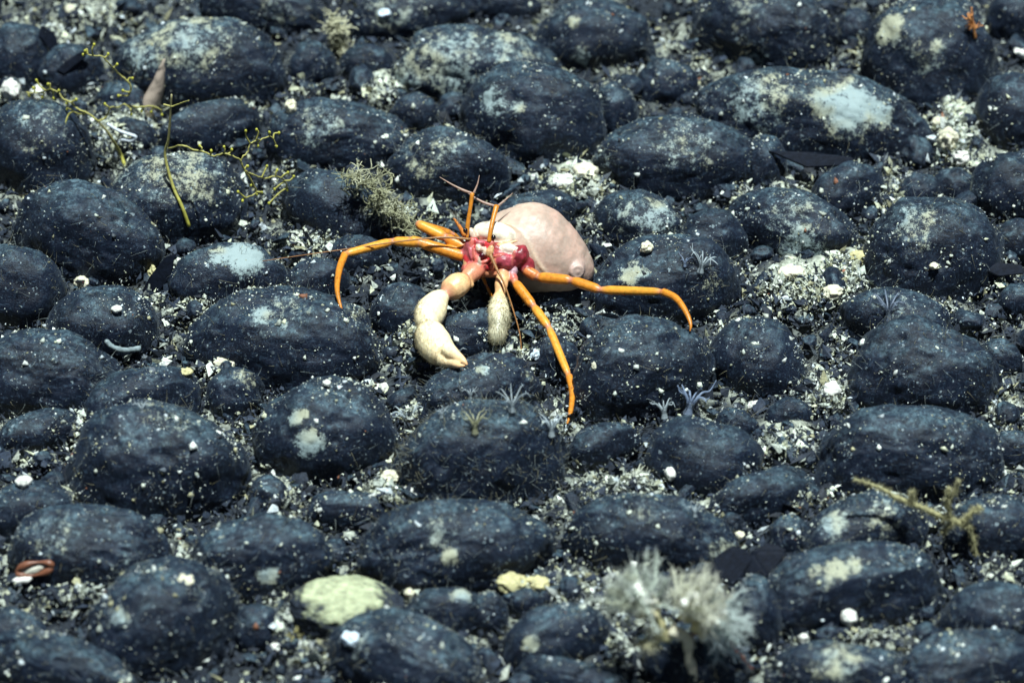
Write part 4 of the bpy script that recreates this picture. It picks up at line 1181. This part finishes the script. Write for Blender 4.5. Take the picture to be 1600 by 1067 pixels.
# ------------------------------------------------------------------ fluffy white tuft in the foreground
base, _ = hit(1070, 1010)
s = mpp(base)
th = thing('fluffy_polyps', 'fluffy white and cream filamentous tuft in the blurred foreground', 'polyp cluster', Vector(base))
yb = base[1] - .006
def fl(x, y, dz=0): return at_y(x, y, yb) - FWD * dz * s - base
for (root, tips, n, L, c) in (
    ((1018,956), (980,882), 700, 88, np.array((0.86,0.90,0.84))), ((1006,944), (962,900), 260, 52, np.array((0.84,0.86,0.74))), ((1070,962), (1106,904), 700, 82, np.array((0.92,0.92,0.82))), ((1086,970), (1166,962), 460, 86, np.array((0.82,0.88,0.86))),
    ((1092,980), (1150,1012), 200, 60, np.array((0.70,0.78,0.80))), ((1030,992), (1000,1014), 200, 36, np.array((0.86,0.84,0.66)))):
    a = fl(*root); d = fl(*tips) - a; d /= np.linalg.norm(d)
    u_, F = ICO[5]
    rr_ = 1 + .35 * fbm(u_ * 1.7 + root[0], 5, 2) + .22 * fbm(u_ * 6 + root[0], 8, 3, .7)
    al = (u_ @ d)
    V = a + d * L * .28 * s + (u_ * rr_[:, None] + d * (al * .8)[:, None]) * L * .19 * s
    tt_ = smooth(-.9, .5, al)[:, None]
    core = MB().add(V, F, np.array((0.60, 0.52, 0.26)) * (1 - tt_) + np.array((0.88, 0.88, 0.80)) * tt_).build('polyp', M_SPONGE, th)
    hm = MB()
    for q in range(max(5, n // 26)):
        dd = d * 1.25 + rng.normal(size=3) * .55; dd /= np.linalg.norm(dd)
        Lq = L * s * rng.uniform(.55, 1.1)
        p0_ = a + d * L * .15 * s + rng.normal(size=3) * 6 * s
        pts_ = [p0_]
        for _ in range(4):
            dd = dd + rng.normal(size=3) * .28; dd /= np.linalg.norm(dd)
            pts_.append(pts_[-1] + dd * Lq / 4)
        P_ = catmull(pts_, 6)
        V, F = tube(P_, np.linspace(1.3, .5, len(P_)) * s, 5)
        tone = c * rng.uniform(.85, 1.1)
        hm.add(V, F, tone)
        m_ = 70
        ix = rng.integers(3, len(P_), m_)
        tg = np.gradient(P_, axis=0)[ix]; tg /= np.linalg.norm(tg, axis=1)[:, None]
        V, F = strands(P_[ix], tg * .8 + rng.normal(size=(m_, 3)) * .75, rng.uniform(6, 17, m_) * s, .85 * s, .5, 3)
        hm.add(V, F, tone)
    tag(hm.build('filaments', M_HAIR, core), kind='stuff')
for pts, r, c, nm in (([(1046,985),(1062,990),(1076,1000),(1076,1022),(1084,1045),(1096,1066)], [14,13,9,9,10,9], np.array((0.58,0.54,0.40)), 'stalk'),
                      ([(1020,955),(1028,975),(1034,990),(1048,996)], [10,13,15,11], np.array((0.66,0.60,0.32)), 'stalk'),
                      ([(1074,996),(1085,990),(1105,984),(1127,989),(1150,1014),(1176,1044)], [3,4,2.8,2.4,2.2,1.4], np.array((0.20,0.07,0.045)), 'worm')):
    P = catmull([fl(x, y, 4) for (x, y) in pts], 6)
    V, F = tube(P, interp(r, len(P)) * s * .8, 12)
    V = V + (fbm(V / s * .09, 5, 2)[:, None] * 2.2 * s)
    MB().add(V, F, c).build(nm, M_SPONGE, th)
V, F = ellipsoid(fl(1069, 940, 14), np.array([7, 9, 7]) * s, None, 3, .2, 3)
MB().add(V, F, np.array((0.85, 0.85, 0.8))).build('bulb', M_SPONGE, th)

# ------------------------------------------------------------------ tentacled polyps on the nodules
def polyp(x, y, R_, n, col, label, lean=(0, 0), colh=.45, curl=.25):
    base, who = hit(x, y)
    s = mpp(base)
    base = base - FWD * 0.0015
    th = thing('polyp', label, 'polyp', Vector(base), 'small tentacled polyps')
    d = UPV * .9 - FWD * .25 + RGT * lean[0]; d /= np.linalg.norm(d)
    h = R_ * colh * s
    P = catmull([-d * .1 * h, d * .5 * h, d * h], 5)
    V, F = tube(P, interp([.20, .13, .18], len(P)) * R_ * s, 12)
    MB().add(V, F, col * .8).build('column', M_POLYP, th)
    e1 = np.cross(d, FWD); e1 /= np.linalg.norm(e1); e2 = np.cross(d, e1)
    for k in range(n):
        a = 2 * math.pi * (k + rng.uniform(-.2, .2)) / n
        out = math.cos(a) * e1 + math.sin(a) * e2
        L = R_ * s * rng.uniform(.45, 1.1)
        q = d * h
        Pk = catmull([q + out * .1 * R_ * s, q + out * .45 * L + d * .4 * L, q + out * .8 * L + d * (.55 + curl * rng.uniform(-1, 1)) * L, q + out * 1.0 * L + d * (.6 + curl * rng.uniform(-1.5, 1.5)) * L], 5)
        V, F = tube(Pk, np.linspace(.055, .015, len(Pk)) * R_ * s, 6)
        MB().add(V, F, col).build('tentacle', M_POLYP, th)
BLUE = np.array((0.24, 0.31, 0.44)); PW = np.array((0.44, 0.51, 0.54)); PY = np.array((0.36, 0.36, 0.22)); FNT = np.array((0.16, 0.20, 0.27))
polyp(1075, 646, 42, 10, BLUE, 'bluish translucent polyp with spread tentacles on the dome-shaped nodule', (.2, 0))
polyp(1038, 652, 30, 8, PW, 'white polyp standing left of the bluish one', (-.1, 0))
polyp(1094, 425, 30, 9, PW, 'pale polyp on the nodule beyond the right crab leg', (.2, 0))
polyp(1070, 416, 15, 6, BLUE, 'tiny blue polyp at the side of the pale one', (0, 0))
polyp(862, 680, 32, 9, PW, 'white star-like polyp left of the front leg tip')
polyp(642, 668, 34, 9, PW, 'white polyp on the left flank of the nodule under the claw', (-.2, 0))
polyp(735, 624, 20, 8, PW * .8, 'faint small polyp on the nodule the claw touches')
polyp(742, 676, 32, 9, PY, 'yellowish ragged polyp atop the thread-covered nodule')
polyp(800, 642, 28, 8, PW * .85, 'pale low polyp right of the yellowish ragged one')
polyp(1388, 500, 38, 9, FNT, 'faint blue-grey polyp on the nodule behind the big right one')
polyp(690, 652, 16, 7, PW, 'small white polyp between the left flank polyp and the ragged one')
polyp(1086, 806, 18, 7, PW, 'small white polyp between the fluffy tuft and the nodule behind it')
polyp(990, 760, 30, 9, np.array((0.6, 0.62, 0.5)), 'cream polyp in the rubble left of the white bead')
polyp(222, 645, 18, 8, PW, 'small white polyp on the peeping nodule at left')
polyp(716, 556, 14, 6, PW, 'tiny white polyp at the tip of the big claw')

# ------------------------------------------------------------------ sponge, cone, worm tube, ring and shell bits
base, _ = hit(545, 985)
s = mpp(base)
c = at_z(540, 950, .012)
u, f = ICO[6]
V = u * np.array([88, 60, 44]) * s
V *= (1 + .09 * fbm(u * 1.6, 4, 3) + .03 * fbm(u * 7, 6, 3))[:, None]
nz = fbm(u * 5, 12, 5, .6)
cover = smooth(-.25, .45, u[:, 2] * .9 - .75 * u[:, 0] ** 2 + .45 * nz - .16)[:, None]
crust = np.array((0.35, 0.38, 0.235)) * (1 + .22 * fbm(u * 11, 15, 4, .65))[:, None]
V *= 1 + .03 * cover
colr = crust * cover + np.array((0.012, 0.018, 0.03)) * (1 - cover)
o = MB().add(V, f, colr).build('nodule', M_SPONGE, None, origin=None)
o.location = Vector(c)
tag(o, 'nodule capped with pale yellow-green crust in the blurred lower foreground', 'nodule', 'large nodules covering the sea floor')
# cone
base, _ = hit(238, 172)
s = mpp(base)
P = catmull([at_y(x, y, base[1]) - base for (x, y) in ((228,176),(236,160),(246,136),(252,112),(256,94))], 6)
V, F = tube(P, interp([14, 15, 11, 6, 1.2], len(P)) * s, 14)
V += fbm(V / s * .15, 3, 2)[:, None] * 1.5 * s
o = MB().add(V, F, np.array((0.46, 0.37, 0.30))).build('cone_shell', M_SHELL, None); o.location = Vector(base)
tag(o, 'tan pointed cone standing in front of the large dusty nodule', 'shell')
# worm tube
base, _ = hit(190, 556)
s = mpp(base)
P = catmull([hit(x, y)[0] + np.array([0, -.002, .003]) - base for (x, y) in ((166,537),(178,547),(198,551),(219,549))], 6)
V, F = tube(P, interp([3.6, 4.4, 4.2, 4.4], len(P)) * s, 12)
V = V + fbm(V / s * .2, 9, 2)[:, None] * .8 * s
o = MB().add(V, F, np.array((0.20, 0.25, 0.26)) * (1 + .4 * fbm(V / s * .25, 4, 3))[:, None]).build('worm_tube', M_SHELL, None); o.location = Vector(base)
tag(o, 'grey curved worm tube at the foot of a round nodule at left', 'worm tube')
# folded white tube
base, _ = hit(196, 214)
s = mpp(base)
P = catmull([at_y(x, y, base[1] - .004) - base for (x, y) in ((168,194),(182,203),(198,209),(212,214),(204,220),(190,218),(186,224))], 4)
V, F = tube(P, np.full(len(P), 2.6 * s), 8)
o = MB().add(V, F, np.array((0.62, 0.68, 0.74))).build('worm_tube', M_SHELL, None); o.location = Vector(base)
tag(o, 'bent white worm tube between the two yellow hydroids', 'worm tube')
# brown ring with white inside
base, _ = hit(55, 888)
s = mpp(base)
th = thing('shell_ring', 'brown shell ring with a white heart on the lower left nodule', 'shell', Vector(base))
rr = []
for a in np.linspace(0, 2 * math.pi, 25):
    rr.append(RGT * 28 * math.cos(a) * s + (UPV * .9 - FWD * .3) * (11 * math.sin(a) + 5 * math.cos(a)) * s - FWD * 12 * s)
V, F = tube(rr, (4.2 + 2.0 * np.sin(np.linspace(0, 23, 25))) * s, 8, cap=False)
MB().add(V, F, np.array((0.17, 0.065, 0.035))).build('rim', M_SHELL, th)
V, F = ellipsoid(-FWD * 9 * s, np.array([20, 6, 5]) * s, vrot(18), 3, .2, 4)
MB().add(V, F, np.array((0.6, 0.58, 0.48))).build('core', M_SHELL, th)
V, F = ellipsoid(-RGT * 18 * s - UPV * 17 * s - FWD * 10 * s, np.array([15, 6, 6]) * s, vrot(4), 3, .25, 9)
MB().add(V, F, np.array((0.74, 0.73, 0.68))).build('white_chip', M_SHELL, th)
# white beads and shell fragments
BITS = [
 (1300,607,14,12,'white','round white bead in the rubble left of the steep-sided nodule'),(1048,738,9,10,'white','white bead on the nodule below the blue polyps'),(37,750,13,9,'white','white bead under the flat shard at the left edge'),
 (510,598,7,5,'white','tiny white bead on top of the nodule with two cream spots'),(1326,962,12,14,'white','white flake at the foot of the squarish nodule'),(1255,995,8,7,'white','small white bead below the left end of the squarish nodule'),
 (1590,84,12,8,'white','bright white chip in the top right corner'),(880,282,16,12,'white','brightest white chunk in the rubble above the anemone'),(915,268,20,14,'cream','cream chunk in the rubble right of the brightest white chunk'),
 (640,925,9,10,'cream','cream chip at the right end of the yellow-crusted nodule'),(548,996,14,12,'pale','bluish white chip in front of the yellow-crusted nodule'),(430,1010,8,8,'white','small white chip left of the big blurred front nodule'),
 (110,15,8,9,'cream','round cream bead at the top edge on the left'),(18,140,14,18,'white','white chunk at the left edge near the top'),(1180,632,12,7,'white','white chip in the rubble right of the dome-shaped nodule'),
 (836,553,7,10,'pale','leaf-shaped white chip right of the small claw'),(560,543,7,6,'cream','cream bead on the right flank of the very large nodule'),(182,482,8,6,'white','white bead on the round nodule with the worm tube'),
 (990,880,6,6,'white','tiny white bead just behind the fluffy tuft'),(600,605,7,8,'white','white bead in the gap left of the claw tip'),(930,570,7,8,'cream','cream chip on the dome-shaped nodule'),(1010,385,10,9,'cream','cream chip between the anemone and the round pale patch'),
 (1460,415,8,5,'cream','cream chip on the speckled black right nodule'),(600,20,10,7,'pale','pale chip on the flat-topped nodule at the top edge'),(455,165,9,12,'cream','cream chunk right of the large dusty nodule'),(60,145,12,14,'white','white chunk at the foot of the upper left nodule'),
 (290,905,14,10,'cream','cream chunk between the two lower left nodules'),(800,908,24,13,'yellow','yellowish crust lump in the foreground hollow'),(838,908,20,9,'yellow','elongated yellowish lump beside the crust lump in the hollow'),(1340,400,14,9,'yellow','yellow lump in the gravel patch at right'),
 (1480,215,16,18,'cream','large cream chunk in the pale rubble at upper right'),(1500,245,14,11,'white','white chunk at the bottom of the pale rubble at upper right'),(1466,190,10,9,'cream','small cream chunk atop the pale rubble at upper right'),
 (350,566,16,9,'cream','cream chunk in the gravel pocket behind the very large nodule'),(290,580,11,6,'yellow','flat yellow shell left of the gravel pocket'),(610,745,16,11,'cream','cream chunk right of the cream-spotted nodule'),(640,770,14,10,'white','white chunk low in the rubble right of the cream-spotted nodule'),
 (1155,835,8,6,'cream','cream chip behind the angular black blocks'),(240,425,9,14,'yellow','yellow flake against the leaf-shaped shard'),(128,440,12,10,'cream','cream flake below the big black left nodule'),(1238,425,20,10,'cream','broad cream chunk in the gravel patch at right'),(1300,455,18,10,'cream','flat cream chunk at the edge of the gravel patch'),
]
BC = {'white': (0.66, 0.66, 0.60), 'cream': (0.62, 0.59, 0.44), 'pale': (0.60, 0.70, 0.78), 'yellow': (0.50, 0.46, 0.24)}
for k, (x, y, a, b, cname, lab) in enumerate(BITS):
    base, who = hit(x, y + b * .5, float(heap(x, y)[0]))
    s = mpp(base)
    bead = 'bead' in lab
    u, f = ICO[4]
    r = 1 + (.2 if bead else .45) * fbm(u * 1.5 + k, k, 3)
    if not bead:
        r = np.minimum(r, 1.08 + .15 * vnoise(u * 4, k))
    V = (u * r[:, None]) * np.array([a, (a + b) / 2, b]) * s
    yaw = rng.uniform(-.4, .4)
    V = V @ np.array(Matrix.Rotation(yaw, 3, 'Z')).T
    o = MB().add(V, f, np.array(BC[cname]) * (1 + .2 * fbm(u * 3, k + 3, 2))[:, None]).build('shell_bead' if bead else 'rubble_chunk', M_SHELL if bead else M_SPONGE, None)
    o.location = Vector(base) + Vector((0, 0, b * .45 * s))
    tag(o, lab, 'bead' if bead else 'chunk', 'pale beads and chunks in the rubble')
